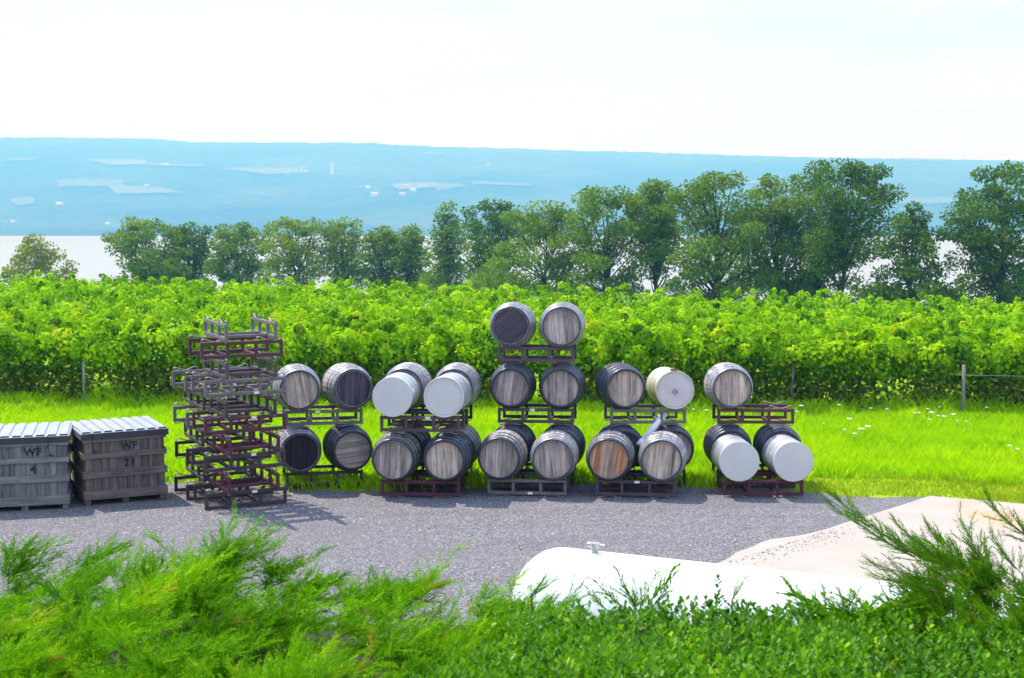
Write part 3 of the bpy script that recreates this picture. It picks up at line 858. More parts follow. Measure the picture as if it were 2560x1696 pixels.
# ------------------------------------------------------------------ grass, wild flowers
bl_v = [(-.5, 0, 0), (.5, 0, 0), (.18, .22, .62), (-.05, .6, 1.0)]
bl_f = [(0, 1, 2), (0, 2, 3)]
def grass(name, n, xr, yr, test, hgt, wid, mat, label, hf=None):
    x = RNG.uniform(*xr, n); y = RNG.uniform(*yr, n)
    k = test(x, y); x, y = x[k], y[k]; n = len(x)
    h = RNG.uniform(*hgt, n) * (hf(x, y) if hf else 1)
    h = h * (.6 + .8 * vnoise(x, y, .6, 12))
    a = RNG.uniform(0, 6.283, n); c, s = np.cos(a), np.sin(a)
    Z = np.zeros(n); w = RNG.uniform(*wid, n)
    Mx = np.stack([np.stack([c * w, s * w, Z], 1), np.stack([-s * h, c * h, Z], 1), np.stack([RNG.normal(0, .15, n) * h, RNG.normal(0, .15, n) * h, h], 1)], 2)
    rn = np.clip(RNG.normal(.42, .17, n) + .45 * (vnoise(x, y, 1.7, 13) - .5) + .25 * (vnoise(x, y, .4, 14) - .5), 0, 1)
    o = scatter(name, bl_v, bl_f, Mx, np.stack([x, y, ground(x, y)], 1), mat, None, rn)
    kind(o, 'stuff'); tag(o, label, 'grass')
    return o
def front_of_vines(x, y):
    return (x - v0.x) * vnor.x + (y - v0.y) * vnor.y
def meadow_near(x):     # boundary between the clipped strip and the longer meadow
    return gravel_back(x) + np.where(x > 3.6, np.interp(x, [3.6, 5, 9], [.1, 1.7, 1.9]), 0.05)
grass('meadow_grass', 160000, (-14, 14), (21.0, 34), lambda x, y: (y > meadow_near(x)) & (front_of_vines(x, y) < .3), (.10, .24), (.013, .026), M['grass'], 'bright green meadow grass between the barrels and the vines',
      lambda x, y: 1 + .9 * np.clip((front_of_vines(x, y) + 1.3) / 1.3, 0, 1))
grass('clipped_grass', 60000, (3.4, 12), (20.0, 28), lambda x, y: (y < meadow_near(x) + .15) & (y > gravel_back(x) - .25 + .5 * vnoise(x, y, .5, 15) ** 2), (.03, .075), (.010, .020), M['grass_dry'], 'yellowish short clipped grass strip by the concrete pad')
grass('verge_grass', 9000, (-13, 4), (20.0, 24), lambda x, y: (y < gravel_back(x) + .25) & (y > gravel_back(x) - .12), (.08, .20), (.010, .020), M['grass'], 'taller tufts of grass along the back edge of the gravel')
grass('slope_grass', 16000, (-40, 40), (56, 100), lambda x, y: front_of_vines(x, y) > 27, (.3, .6), (.05, .08), M['grass'], 'rough grass beyond the last vine row')

def flower(u, v, s, label, mat='petal', h=.34, lift=True):
    p = on_ground(u, v + 14)
    r = empty('wildflower', p)
    MB().tube([(0, 0, -.02), (.01, 0, h * .5), (0, .01, h)], [.004, .003, .003], 4).build('stem', M['stem'], r)
    m = MB()
    for q in range(9):
        a = q * 2.4; d = s * .30 * math.sqrt(q / 9.0) * 1.4
        cx, cy_ = math.cos(a) * d, math.sin(a) * d; rr = s * .17
        m.add([(cx + math.cos(k * 1.2566) * rr, cy_ + math.sin(k * 1.2566) * rr, h + .01 - d * .15 + .012 * (k % 2)) for k in range(5)] + [(cx, cy_, h + .025 - d * .15)], [(k, (k + 1) % 5, 5) for k in range(5)])
    m.build('bloom', M[mat], r)
    tag(r, label, 'flower', 'wildflowers in the meadow')
FL = 'small white umbel flower standing in the meadow grass'
for (a, b, s) in [(1160, 540, .13), (1240, 615, .15), (1285, 597, .14), (1195, 652, .10), (1125, 622, .09), (1725, 490, .13), (1770, 517, .10), (1810, 520, .12), (1875, 505, .12), (1700, 465, .10), (1715, 545, .08), (2260, 745, .10), (2315, 770, .09), (830, 440, .13), (180, 475, .09), (290, 460, .09), (800, 485, .09), (1610, 495, .08), (1640, 495, .09), (1965, 560, .07), (1900, 555, .07), (2105, 455, .08), (985, 577, .06), (1420, 465, .10), (1310, 460, .09), (1090, 435, .10), (700, 480, .08), (90, 470, .08), (1550, 400, .08), (1240, 380, .09), (1010, 375, .07), (560, 385, .08), (1780, 450, .07)]:
    flower(1700 + a / 2.752, 880 + b / 2.752, s, FL)
for (a, b) in [(1390, 605), (1270, 868), (1345, 870), (1380, 850), (1480, 835), (2050, 540), (2290, 660), (2200, 700), (1000, 780), (1330, 880)]:
    flower(1700 + a / 2.752, 880 + b / 2.752, .05, 'tiny yellow flower in the grass near the gravel edge', 'petal_y', .12)

# ------------------------------------------------------------------ barrels
BL, RB, RH = 0.475, 0.362, 0.298
def br(y): return RB - (RB - RH) * abs(y / BL) ** 2.0
NST = 28
TILT = [0.042]            # the stacks stand on ground that falls away towards the vines
def tilted(yaw, roll=0.0): return (Matrix.Rotation(-TILT[0], 4, 'X') @ Matrix.Rotation(yaw, 4, 'Z') @ Matrix.Rotation(roll, 4, 'Y')).to_euler()
def tv3(v): return Matrix.Rotation(-TILT[0], 3, 'X') @ Vector(v)
def stave_mesh():
    prof = [(y, br(y)) for y in np.linspace(-BL, BL, 11)]
    m = MB(); g = 0.006; a = math.pi / NST - g
    th = .026
    n = len(prof)
    for (y, r) in prof:
        for an, rr in ((-a, r), (-a * .5, r + .0022), (a * .5, r + .0022), (a, r), (a, r - th), (-a, r - th)):
            m.v.append((rr * math.sin(an), y, rr * math.cos(an)))
    for i in range(n - 1):
        for k in range(6):
            k2 = (k + 1) % 6
            m.f.append((i * 6 + k, (i + 1) * 6 + k, (i + 1) * 6 + k2, i * 6 + k2))
    m.f.append(tuple(range(6))); m.f.append(tuple(reversed(range((n - 1) * 6, n * 6))))
    return m.mesh('stave', M['stave'])
ME_STAVE = stave_mesh()
def hoop_mesh(y, w):
    ya, yb = y - w / 2, y + w / 2
    ra, rb = br(ya), br(yb)
    m = MB(); m.lathe_y([(ya, ra - .002), (ya, ra + .0065), (y, br(y) + .0085), (yb, rb + .0065), (yb, rb - .002)], 40)
    return m.mesh('hoop', M['hoop'], True)
HY = [(.444, .058), (.338, .045), (.200, .045)]
ME_HOOP = [hoop_mesh(s * y, w) for y, w in HY for s in (-1, 1)]
# head boards: strips of a disc, recessed behind the chime
HR = RH - .022
cuts = [-HR, -.205, -.128, -.052, .030, .108, .190, HR]
def board_mesh(x0, x1, q):
    g = .0013; x0 += g; x1 -= g
    xsn = np.linspace(x0, x1, 7)
    P = [(x, math.sqrt(max(1e-6, HR ** 2 - x * x))) for x in xsn]
    outl = [(x, z) for x, z in P] + [(x, -z) for x, z in reversed(P)]
    yf = -BL + .034 - .002 * (q % 3); yb = yf + .022
    n = len(outl)
    m = MB(); m.add([(x, yf, z) for x, z in outl] + [(x, yb, z) for x, z in outl],
                    [tuple(range(n))] + [tuple(reversed(range(n, 2 * n)))] + [(k, k + n, (k + 1) % n + n, (k + 1) % n) for k in range(n)])
    return m.mesh('head_board', M['head_mid'])
ME_BOARD = [board_mesh(cuts[k], cuts[k + 1], k) for k in range(7)]
def chime_mesh():
    m = MB(); m.lathe_y([(-BL + .060, HR - .001), (-BL + .008, RH - .021), (-BL - .0025, RH - .019), (-BL - .0025, RH + .001), (-BL + .006, RH + .004)], 40); return m.mesh('chime', M['chime'], True)
ME_CHIME = chime_mesh()
bung = MB(); bung.lathe_y([(0, .0), (0, .024), (-.012, .026), (-.012, 0)], 12)

def barrel(loc, yaw, roll, label, head='head_mid', stave='stave', hoop='hoop', rust_boards=(), group='oak barrels on the racks'):
    r = empty('oak_barrel', loc)
    r.rotation_euler = tilted(yaw, roll)
    for k in range(NST):
        o = link('stave', ME_STAVE, r, M[stave]); o.rotation_euler = (0, 2 * math.pi * k / NST, 0)
    for me_ in ME_HOOP: link('hoop', me_, r, M[hoop])
    for q, me_ in enumerate(ME_BOARD):
        link('head_board', me_, r, M['board_rust'] if q in rust_boards else M[head])
        o = link('head_board', me_, r, M['head_mid']); o.rotation_euler = (0, 0, math.pi)
    link('chime', ME_CHIME, r); o = link('chime', ME_CHIME, r); o.rotation_euler = (0, 0, math.pi)
    tag(r, label, 'barrel', group)
    return r

# ------------------------------------------------------------------ drums
DR, DL = 0.292, 0.43
def drum_meshes():
    p = [(-DL, DR - .02), (-DL - .004, DR - .006), (-DL + .004, DR + .004), (-DL + .02, DR)]
    for y in (-.15, .15):
        p += [(y - .02, DR), (y - .008, DR + .008), (y + .008, DR + .008), (y + .02, DR)]
    p += [(DL - .02, DR), (DL - .004, DR + .004), (DL + .004, DR - .006), (DL, DR - .02), (DL, 0.001)]
    body = MB().lathe_y(p, 48).mesh('shell', M['drum_steel'], True)
    flat = MB().lathe_y([(-DL + .0, DR - .020), (-DL - .003, DR - .022), (-DL - .003, .0005)], 48).mesh('lid', M['drum_white'], False)
    flush = MB().lathe_y([(-DL + .03, DR + .004), (-DL - .008, DR + .004), (-DL - .012, DR - .002), (-DL - .013, .0005)], 48).mesh('lid', M['drum_white'], False)
    ring = MB().lathe_y([(-DL + .012, DR + .001), (-DL + .010, DR + .009), (-DL - .010, DR + .008), (-DL - .012, DR - .012), (-DL - .002, DR - .014)], 48).mesh('clamp_ring', M['drum_white'], True)
    step = MB().lathe_y([(-DL - .0035, DR - .045), (-DL - .009, DR - .042), (-DL - .009, DR - .036), (-DL - .0035, DR - .033)], 48).mesh('lid_bead', M['drum_white'], True)
    return body, flat, flush, ring, step
D_BODY, D_FLAT, D_FLUSH, D_RING, D_STEP = drum_meshes()
def drum(loc, yaw, label, style='flush', body='drum_steel', lid='drum_white', ring=None):
    r = empty('steel_drum', loc, tilted(yaw))
    link('shell', D_BODY, r, M[body])
    if style == 'flush': link('lid', D_FLUSH, r, M[lid])
    else:
        l = link('lid', D_FLAT, r, M[lid]); link('lid_bead', D_STEP, l, M[lid]); link('clamp_ring', D_RING, r, M[ring or lid])
    tag(r, label, 'drum', 'white-lidded drums on the racks')
    return r

# ------------------------------------------------------------------ racks
RW, RD, RZ0, RZ1, TB = 1.19, 0.75, 0.030, 0.260, 0.048
UX = (-RW / 2 + TB / 2, -.205, .205, RW / 2 - TB / 2)
ME_RAIL = MB().bevbox((0, 0, 0), (RW, TB, TB), .005).mesh('rail', M['rack_grey'])
ME_UP = MB().bevbox((0, 0, 0), (TB - .003, TB - .004, RZ1 - RZ0 - 2 * TB), .005).mesh('upright', M['rack_grey'])
ME_CROSS = MB().bevbox((0, 0, 0), (TB - .004, RD - TB * 2, TB - .004), .005).mesh('cross_bar', M['rack_grey'])
def vrod(sg):
    w = .175
    if sg > 0: pts = [(-w - .012, 0, RZ1 - .01), (-w, 0, RZ1 + .045), (-w + .03, 0, RZ1 + .05), (-.03, 0, RZ1 + .010), (0, 0, RZ1 + .006), (.03, 0, RZ1 + .010), (w - .03, 0, RZ1 + .05), (w, 0, RZ1 + .045), (w + .012, 0, RZ1 - .01)]
    else: pts = [(-w - .012, 0, RZ0 + .01), (-w, 0, .002), (-w + .03, 0, .002), (-.03, 0, RZ0 - .004), (.03, 0, RZ0 - .004), (w - .03, 0, .002), (w, 0, .002), (w + .012, 0, RZ0 + .01)]
    return MB().tube(pts, .009 if sg > 0 else .008, 6).mesh('cradle_rod', M['rod'], True)
ME_VT, ME_VB = vrod(1), vrod(-1)
ME_TAG = MB().box((0, 0, 0), (.075, .004, .036)).mesh('label_plate', M['tagw'])
def rack(loc, yaw, mat, label, plate=None, worn=True, group='steel barrel racks'):
    r = empty('barrel_rack', loc, tilted(yaw))
    m = M[mat]
    for y in (-RD / 2 + TB / 2, RD / 2 - TB / 2):
        for z in (RZ0 + TB / 2, RZ1 - TB / 2):
            o = link('rail', ME_RAIL, r, m); o.location = (0, y, z)
        for x in UX:
            o = link('upright', ME_UP, r, m); o.location = (x, y, (RZ0 + RZ1) / 2)
        for sx in (-.392, .392):
            o = link('cradle_rod', ME_VT, r, M['rod'] if worn else m); o.location = (sx, y, 0)
            o = link('cradle_rod', ME_VB, r, M['rod'] if worn else m); o.location = (sx, y, 0)
    for x in (UX[1], UX[2]):
        o = link('cross_bar', ME_CROSS, r, m); o.location = (x, 0, RZ0 + TB / 2)
    if plate:
        o = link('label_plate', ME_TAG, r); o.location = (plate[0], -RD / 2 - .003, RZ1 - TB / 2 if plate[1] else RZ0 + TB / 2)
    tag(r, label, 'rack', group)
    return r

PITCH_T = 0.955           # one tier: rack plus barrel
BZ = 0.588                # barrel axis above the rack's foot
DZ = 0.560                # drum axis above the rack's foot
def column(u, v, yaw):
    """front-frame foot centre in photograph pixels -> rack centre on the ground"""
    p = on_ground(u, v); n = Vector((math.sin(yaw), -math.cos(yaw), 0))
    c = p - n * (RD / 2)
    return Vector((c.x, c.y, float(ground(c.x, c.y)) + .008))
def spot(c, yaw, tier, side, z, fwd=0.0, dx=0.0):
    w = Vector((math.cos(yaw), math.sin(yaw), 0)); n = Vector((math.sin(yaw), -math.cos(yaw), 0))
    return c + tv3(w * (side * .392 + dx) + n * fwd + Vector((0, 0, tier * PITCH_T + z)))
def tier(c, k): return c + tv3((0, 0, k * PITCH_T))
def J(): return random.uniform(-.5, .5)

# stack 1: single column beside the pile of empty racks
y1 = rad(13); c1_ = column(812, 1223, y1)
rack(c1_, y1, 'rack_brown', 'dark brown rack on the grass edge under the near-black barrel', None, False)
rack(tier(c1_, 1), y1, 'rack_grey', 'grey-brown rack between the two tiers next to the rack pile', (-.10, True))
S1 = 'oak barrel in the column next to the rack pile'
barrel(spot(c1_, y1, 0, -1, BZ, .02), y1 + rad(2), rad(4), 'near-black headed barrel low beside the rack pile', 'head_black', 'stave', 'hoop')
barrel(spot(c1_, y1, 0, 1, BZ, .0), y1 + rad(4), rad(84), 'lower barrel with horizontal head boards beside the near-black one', 'head_mid', 'stave_dark', 'hoop_dark')
barrel(spot(c1_, y1, 1, -1, BZ, .02), y1 + rad(1), rad(-10), 'upper barrel with pale stained head touching the rack pile', 'head_pale', 'stave', 'hoop')
barrel(spot(c1_, y1, 1, 1, BZ, .0), y1 + rad(6), rad(3), 'upper barrel with dark slate head next to the pale stained one', 'head_dark', 'stave', 'hoop')

# stack 2: drums in front of barrels
y2 = rad(-4); c2_ = column(1050, 1247, y2); b2_ = column(1075, 1219, y2)
rack(c2_, y2, 'rack_maroon', 'maroon rack on the gravel under the front barrels of the drum-topped stack')
rack(tier(c2_, 1), y2, 'rack_purple', 'brown-purple rack carrying the two flat white drums', (.12, True))
rack(b2_, y2, 'rack_brown', 'dark rack on the ground behind the maroon one of the drum-topped stack', None, False)
rack(tier(b2_, 1), y2, 'rack_brown', 'dark rack carrying the two barrels behind the white drums', None, False)
barrel(spot(c2_, y2, 0, -1, BZ, .06), y2 + rad(2), rad(2), 'front barrel with black-streaked grey head below the smooth-lidded upper drum', 'head_mid', 'stave', 'hoop_dark')
barrel(spot(c2_, y2, 0, 1, BZ, .06), y2 + rad(-1), rad(-3), 'front barrel with pale grey head below the ring-lidded upper drum', 'head_pale', 'stave_dark', 'hoop_dark')
barrel(spot(b2_, y2, 0, -1, BZ), y2, rad(20), 'lower rear barrel behind the black-streaked barrel head', 'head_mid', 'stave_dark', 'hoop_dark')
barrel(spot(b2_, y2, 0, 1, BZ), y2, rad(-30), 'lower rear barrel behind the pale grey barrel head', 'head_mid', 'stave', 'hoop_dark')
barrel(spot(b2_, y2, 1, -1, BZ), y2 + rad(-1), rad(6), 'upper rear barrel behind the smooth-lidded drum', 'head_mid', 'stave', 'hoop')
barrel(spot(b2_, y2, 1, 1, BZ), y2 + rad(-1), rad(12), 'upper rear barrel behind the ring-lidded drum', 'head_mid', 'stave', 'hoop')
drum(spot(c2_, y2, 1, -1, DZ, .08), y2 + rad(1), 'smooth white-lidded drum on the upper rack nearer the rack pile', 'flush')
drum(spot(c2_, y2, 1, 1, DZ, .08), y2 + rad(-2), 'white drum with raised ring round its lid, upper rack', 'ring')

# stack 3: three tiers
y3 = rad(-6); c3_ = column(1317, 1244, y3); b3_ = column(1339, 1217, y3)
rack(c3_, y3, 'rack_grey', 'lavender-grey rack on the gravel before the three-tier stack', (.05, False))
rack(b3_, y3, 'rack_brown', 'dark rack on the ground at the back of the three-tier stack', None, False)
rack(tier(b3_, 1), y3, 'rack_purple', 'rack under the middle tier of the three-tier stack', (-.05, True))
rack(tier(b3_, 2), y3, 'rack_purple', 'rack under the top tier of the three-tier stack', None, False)
barrel(spot(c3_, y3, 0, -1, BZ, .06), y3 + rad(-1), rad(3), 'front ground barrel under the three-tier stack, next to the drum-topped stack', 'head_mid', 'stave', 'hoop_dark')
barrel(spot(c3_, y3, 0, 1, BZ, .06), y3 + rad(1), rad(-4), 'front ground barrel with even grey head under the three-tier stack', 'head_mid', 'stave', 'hoop')
barrel(spot(b3_, y3, 0, -1, BZ), y3, rad(15), 'rear ground barrel of the three-tier stack on the drum side', 'head_mid', 'stave_dark', 'hoop_dark')
barrel(spot(b3_, y3, 0, 1, BZ), y3, rad(40), 'rear ground barrel of the three-tier stack on the rusty barrel side', 'head_mid', 'stave_dark', 'hoop_dark')
barrel(spot(b3_, y3, 1, -1, BZ), y3 + rad(1), rad(8), 'middle-tier barrel with black blotch at its head centre', 'head_mid', 'stave_dark', 'hoop_dark')
barrel(spot(b3_, y3, 1, 1, BZ), y3, rad(-2), 'middle-tier barrel with plain grey head', 'head_mid', 'stave_dark', 'hoop_dark')
barrel(spot(b3_, y3, 2, -1, BZ), y3 + rad(1), rad(52), 'topmost barrel with slanting dark head boards', 'head_dark', 'stave', 'hoop')
barrel(spot(b3_, y3, 2, 1, BZ), y3 + rad(2), rad(-4), 'topmost barrel with upright grey head boards', 'head_mid', 'stave', 'hoop')

# stack 4
y4 = rad(-7); c4_ = column(1589, 1247, y4); y4b = rad(4); b4_ = column(1620, 1219, y4b)
rack(c4_, y4, 'rack_purple', 'purple-brown rack on the gravel under the rusty-headed barrels', (.02, True))
rack(b4_, y4b, 'rack_brown', 'dark rack on the ground behind the rusty-headed barrels', None, False)
rack(tier(b4_, 1), y4b, 'rack_grey', 'grey rack carrying one barrel and the beige drum')
barrel(spot(c4_, y4, 0, -1, BZ, .06), y4, rad(9), 'front barrel whose head is streaked bright orange rust', 'head_rust', 'stave', 'hoop_dark', (1, 5, 6))
barrel(spot(c4_, y4, 0, 1, BZ, .06), y4 + rad(-1), rad(6), 'front barrel with tan head, rust arc on top and black bottom', 'head_pale', 'stave', 'hoop')
barrel(spot(b4_, y4b, 0, -1, BZ), y4b, rad(5), 'dark-headed rear barrel behind the orange-streaked one', 'head_dark', 'stave_dark', 'hoop_dark')
barrel(spot(b4_, y4b, 0, 1, BZ), y4b, rad(12), 'rear barrel behind the tan-headed one', 'head_mid', 'stave_dark', 'hoop_dark')
barrel(spot(b4_, y4b, 1, -1, BZ), y4b + rad(3), rad(1), 'upper barrel with dark hoops next to the beige drum', 'head_pale', 'stave_dark', 'hoop_dark')
dr = drum(spot(b4_, y4b, 1, 1, DZ, .03), y4b + rad(1), 'beige drum with pinkish lid, faded diamond mark and rusty clamp', 'ring', 'drum_olive', 'lid_pink', 'drum_olive')
o = MB().box((0, 0, 0), (.085, .002, .085)).build('diamond_mark', M['decal'], dr); o.location = (.0, -DL - .0045, -.03); o.rotation_euler = (0, rad(45), 0)
o = MB().box((0, 0, 0), (.10, .03, .02)).tube([(-.06, 0, .012), (.06, 0, .012)], .007, 6).build('clamp_bolt', M['rust'], dr); o.location = (-.02, -DL + .0, DR + .018)
# white pipe leaning behind
pa = at_dist(*(1180 + 1262 / 2.958, 740 + 1080 / 2.958), b4_.y - .46); pb = at_dist(*(1180 + 1425 / 2.958, 740 + 868 / 2.958), b4_.y - .20)
dpp = (pb - pa).normalized()
r = empty('plastic_pipe', pa)
MB().tube([(0, 0, 0), tuple(pb - pa)], .055, 14).build('tube', M['pvc'], r, True)
MB().tube([tuple(dpp * -.09), tuple(dpp * .02)], .066, 14).build('collar', M['pvc'], r, True)
hook = pb - pa
MB().tube([tuple(hook), tuple(hook + Vector((.05, 0, .03))), tuple(hook + Vector((.07, 0, -.03))), tuple(hook + Vector((.03, 0, -.12)))], .008, 6).build('loop_handle', M['rope'], r, True)
tag(r, 'white plastic pipe leaning between the rear barrels under the beige drum', 'pipe')

# stack 5
y5 = rad(-2); c5_ = column(1908, 1246, y5); b5_ = column(1888, 1219, y5)
rack(c5_, y5, 'rack_maroon', 'maroon rack on the gravel under the two lower white-lidded drums')
rack(b5_, y5, 'rack_maroon', 'maroon rack on the ground behind the two lower white-lidded drums', None, False)
rack(tier(b5_, 1), y5, 'rack_maroon', 'maroon rack with one barrel and one empty cradle')
barrel(spot(b5_, y5, 0, -1, BZ), y5 + rad(1), rad(5), 'rear barrel behind the lower drum next to the tan-headed barrel', 'head_mid', 'stave_dark', 'hoop_dark')
barrel(spot(b5_, y5, 0, 1, BZ), y5, rad(15), 'rear barrel behind the lower drum at the free end of the row', 'head_mid', 'stave_dark', 'hoop_dark')
barrel(spot(b5_, y5, 1, -1, BZ), y5 + rad(2), rad(-2), 'single upper barrel beside an empty rack cradle', 'head_pale', 'stave', 'hoop')
drum(spot(c5_, y5, 0, -1, DZ, .10), y5 + rad(2), 'lower white-lidded drum on the maroon rack, next to the tan-headed barrel', 'flush')
drum(spot(c5_, y5, 0, 1, DZ, .10), y5 + rad(3), 'lower white-lidded drum at the free end of the barrel row', 'flush')

# ------------------------------------------------------------------ piles of empty racks
TILT[0] = 0.0
yp = rad(27); npv = Vector((math.sin(yp), -math.cos(yp), 0))
pf = on_ground(617, 1271); pc = pf - npv * (RD / 2); pc = Vector((pc.x, pc.y, float(ground(pc.x, pc.y)) + .004))
pb_ = pc - npv * 0.93; pb_.z = float(ground(pb_.x, pb_.y)) + .004
ordn = ['lowest', 'second', 'third', 'fourth', 'fifth', 'sixth', 'seventh', 'eighth', 'ninth', 'topmost']
fm_ = ['rack_brown', 'rack_maroon', 'rack_brown', 'rack_maroon', 'rack_maroon', 'rack_brown', 'rack_grey', 'rack_purple', 'rack_maroon', 'rack_grey']
cn = {'rack_brown': 'dark brown', 'rack_maroon': 'maroon', 'rack_grey': 'lavender-grey', 'rack_purple': 'brown-purple'}
HP = 0.268
wv = Vector((math.cos(yp), math.sin(yp), 0))
for k in range(10):
    cross = k % 2 == 1
    loc = pc + Vector((0, 0, k * HP)) + wv * (random.uniform(-.02, .02) + (.02 if cross else 0)) + npv * ((-.0 if not cross else .06) + random.uniform(-.02, .02))
    nm = {9: 'lavender-grey rack lying crosswise on top of the tall rack pile', 0: 'dark brown rack on the gravel at the foot of the tall rack pile'}.get(
        k, '%s empty rack, %s from the ground in the tall rack pile' % (cn[fm_[k]], ordn[k]))
    rack(loc, yp + (math.pi / 2 if cross else 0) + rad(random.uniform(-1.5, 1.5)), fm_[k], nm, (.15, False) if k == 6 else ((.12, True) if k in (2, 4, 0) else None), True, 'empty racks piled up by the bins')
bm_ = ['rack_brown', 'rack_purple', 'rack_brown', 'rack_purple', 'rack_grey', 'rack_brown', 'rack_grey']
for k in range(7):
    cross = k % 2 == 1
    loc = pb_ + Vector((0, 0, k * HP)) + wv * (random.uniform(-.02, .02) - .02) + npv * (random.uniform(-.015, .015) - (.10 if cross else 0))
    nm = 'grey rack topping the lower rear rack pile' if k == 6 else ('dark brown rack at the foot of the lower rear rack pile' if k == 0 else '%s empty rack, %s from the ground in the lower rear pile' % (cn[bm_[k]], ordn[k]))
    rack(loc, yp + (math.pi / 2 if cross else 0) + rad(random.uniform(-1.5, 1.5)), bm_[k], nm, None, True, 'empty racks piled up by the bins')

# ------------------------------------------------------------------ wooden picking bins
def text_mesh(s, size, mat):
    cu = bpy.data.curves.new('lettering', 'FONT'); cu.body = s; cu.size = size; cu.align_x = 'CENTER'; cu.align_y = 'CENTER'; cu.extrude = .0012; cu.offset = .0045; cu.space_character = 1.15
    o = bpy.data.objects.new('lettering', cu); COL.objects.link(o)
    bpy.context.view_layer.update()
    me_ = bpy.data.meshes.new_from_object(o.evaluated_get(bpy.context.evaluated_depsgraph_get()))
    bpy.data.objects.remove(o); me_.materials.clear(); me_.materials.append(mat); return me_
def bin_(right_px, left_px, front_w, yaw, nsl, num, label, mb, mbh, seed, letters_dx):
    rd = random.Random(seed)
    Wd = front_w; n = Vector((math.sin(yaw), -math.cos(yaw), 0)); w = Vector((math.cos(yaw), math.sin(yaw), 0))
    if left_px is not None:
        a, b = on_ground(*left_px), on_ground(*right_px); ctr = (a + b) / 2
    else:
        b = on_ground(*right_px); ctr = b - w * (Wd / 2)
    c = ctr - n * (Wd / 2); c.z = float(ground(c.x, c.y)) + .012
    r = empty('wooden_bin', c, (0, 0, yaw))
    h = Wd / 2; zb, zt = .13, 1.03
    # pallet runners and foot boards
    for x in (-h + .06, 0, h - .06):
        MB().bevbox((x, 0, .075), (.09, Wd - .06, .09), .004).build('runner', M[mb], r)
    for y in (-h + .07, h - .07):
        MB().bevbox((0, y, .0145), (Wd - .02, .12, .024), .003).build('foot_board', M[mbh], r)
    MB().box((0, 0, .1335), (Wd - .08, Wd - .08, .022)).build('floor_board', M[mb], r)
    # vertical slats on the four faces
    for face in range(4):
        rot = face * math.pi / 2
        wts = [rd.uniform(.8, 1.2) for _ in range(nsl)]; tot = sum(wts); x = -h + .035
        for wt in wts:
            ww = (Wd - .07) * wt / tot
            o = MB().bevbox((0, 0, 0), (ww - .004, .018, zt - zb - rd.uniform(.0, .02)), .003).build('slat', M[mb] if face != 3 else M['bin_side_lit'], r)
            m4 = Matrix.Rotation(rot, 4, 'Z') @ Matrix.Translation((x + ww / 2, -h + .040 + rd.uniform(-.003, .003), (zb + zt) / 2))
            o.matrix_local = m4; x += ww
        for z, hh in ((.172, .125), (.468, .10), (.735, .078), (.985, .080)):
            L_ = Wd - (.0 if face % 2 == 0 else .066)
            o = MB().bevbox((0, 0, 0), (L_ - rd.uniform(0, .01), .026, hh), .004).build('batten', M[mbh] if face != 3 else M['bin_side_lit'], r)
            o.matrix_local = Matrix.Rotation(rot, 4, 'Z') @ Matrix.Translation((rd.uniform(-.006, .006), -h + .016, z + rd.uniform(-.008, .008)))
            o.rotation_euler.rotate_axis('Y', rd.uniform(-.006, .006))
    for sx in (-1, 1):
        for sy in (-1, 1):
            MB().bevbox((sx * (h - .085), sy * (h - .085), (zb + zt) / 2), (.07, .07, zt - zb - .03), .004).build('corner_post', M[mb], r)
    # lid
    lid = MB().bevbox((0, 0, 1.062), (Wd + .035, Wd + .035, .036), .006).build('lid', M['lid'], r)
    for rot in range(4):
        o = MB().box((0, 0, 0), (Wd + .046 - (0 if rot % 2 == 0 else .014), .006, .088)).build('lid_lip', M['lidlip'] if rot != 3 else M['lid'], lid)
        o.matrix_local = Matrix.Rotation(rot * math.pi / 2, 4, 'Z') @ Matrix.Translation((0, -h - .0215, 1.033))
    nr = 8
    for k in range(nr):
        x = -h + .06 + (Wd - .12) * k / (nr - 1)
        # raised trapezoid rib; a dark sheet stands for shade in its hollow end
        a_, b_2, hh, y0, y1_ = .062, .048, .022, -h + .012, h - .012
        zz = 1.0795
        MB().add([(x - a_, y0, zz), (x + a_, y0, zz), (x + b_2, y0 + .004, zz + hh), (x - b_2, y0 + .004, zz + hh), (x - a_, y1_, zz), (x + a_, y1_, zz), (x + b_2, y1_, zz + hh), (x - b_2, y1_, zz + hh)],
                 [(3, 2, 6, 7), (0, 3, 7, 4), (1, 5, 6, 2), (4, 7, 6, 5)]).build('lid_rib', M['lid'], lid)
        MB().add([(x - a_, y0 + .002, zz), (x + a_, y0 + .002, zz), (x + b_2, y0 + .006, zz + hh - .001), (x - b_2, y0 + .006, zz + hh - .001)], [(0, 1, 2, 3)]).build('rib_end_shade', M['lidlip'], lid)
    # ropes tying the lid down
    for x in ((-h * .78, h * .86) if num == '21' else (h * .55,)):
        y = -h - .028
        pts = [(x, -h + .06, 1.085), (x, y, 1.079), (x + .004, y - .004, 1.0), (x + .01, y + .004, .88), (x + .03, y + .012, .815)]
        MB().tube(pts, .005, 5).build('rope', M['rope'], r, True)
        MB().tube([(x + .02, y + .012, .83), (x + .045, y + .012, .79), (x + .07, y + .014, .80), (x + .03, y + .012, .815), (x, y + .01, .80)], .008, 5).build('knot', M['rope'], r, True)
    for s, size, z in (('WF', .145, .855), (num, .15, .61)):
        me_ = text_mesh(s, size, M['ink'])
        o = link('lettering', me_, r); o.location = (letters_dx + (0 if s == 'WF' else -.0), -h + .0265, z); o.rotation_euler = (math.pi / 2, 0, 0)
    tag(r, label, 'bin', 'lidded wooden picking bins')
    return r
bin_((418, 1254), (214, 1268), 1.20, rad(27), 10, '21', 'brown weathered wooden bin stencilled 21 with ribbed grey lid', 'bin', 'binh', 3, .06)
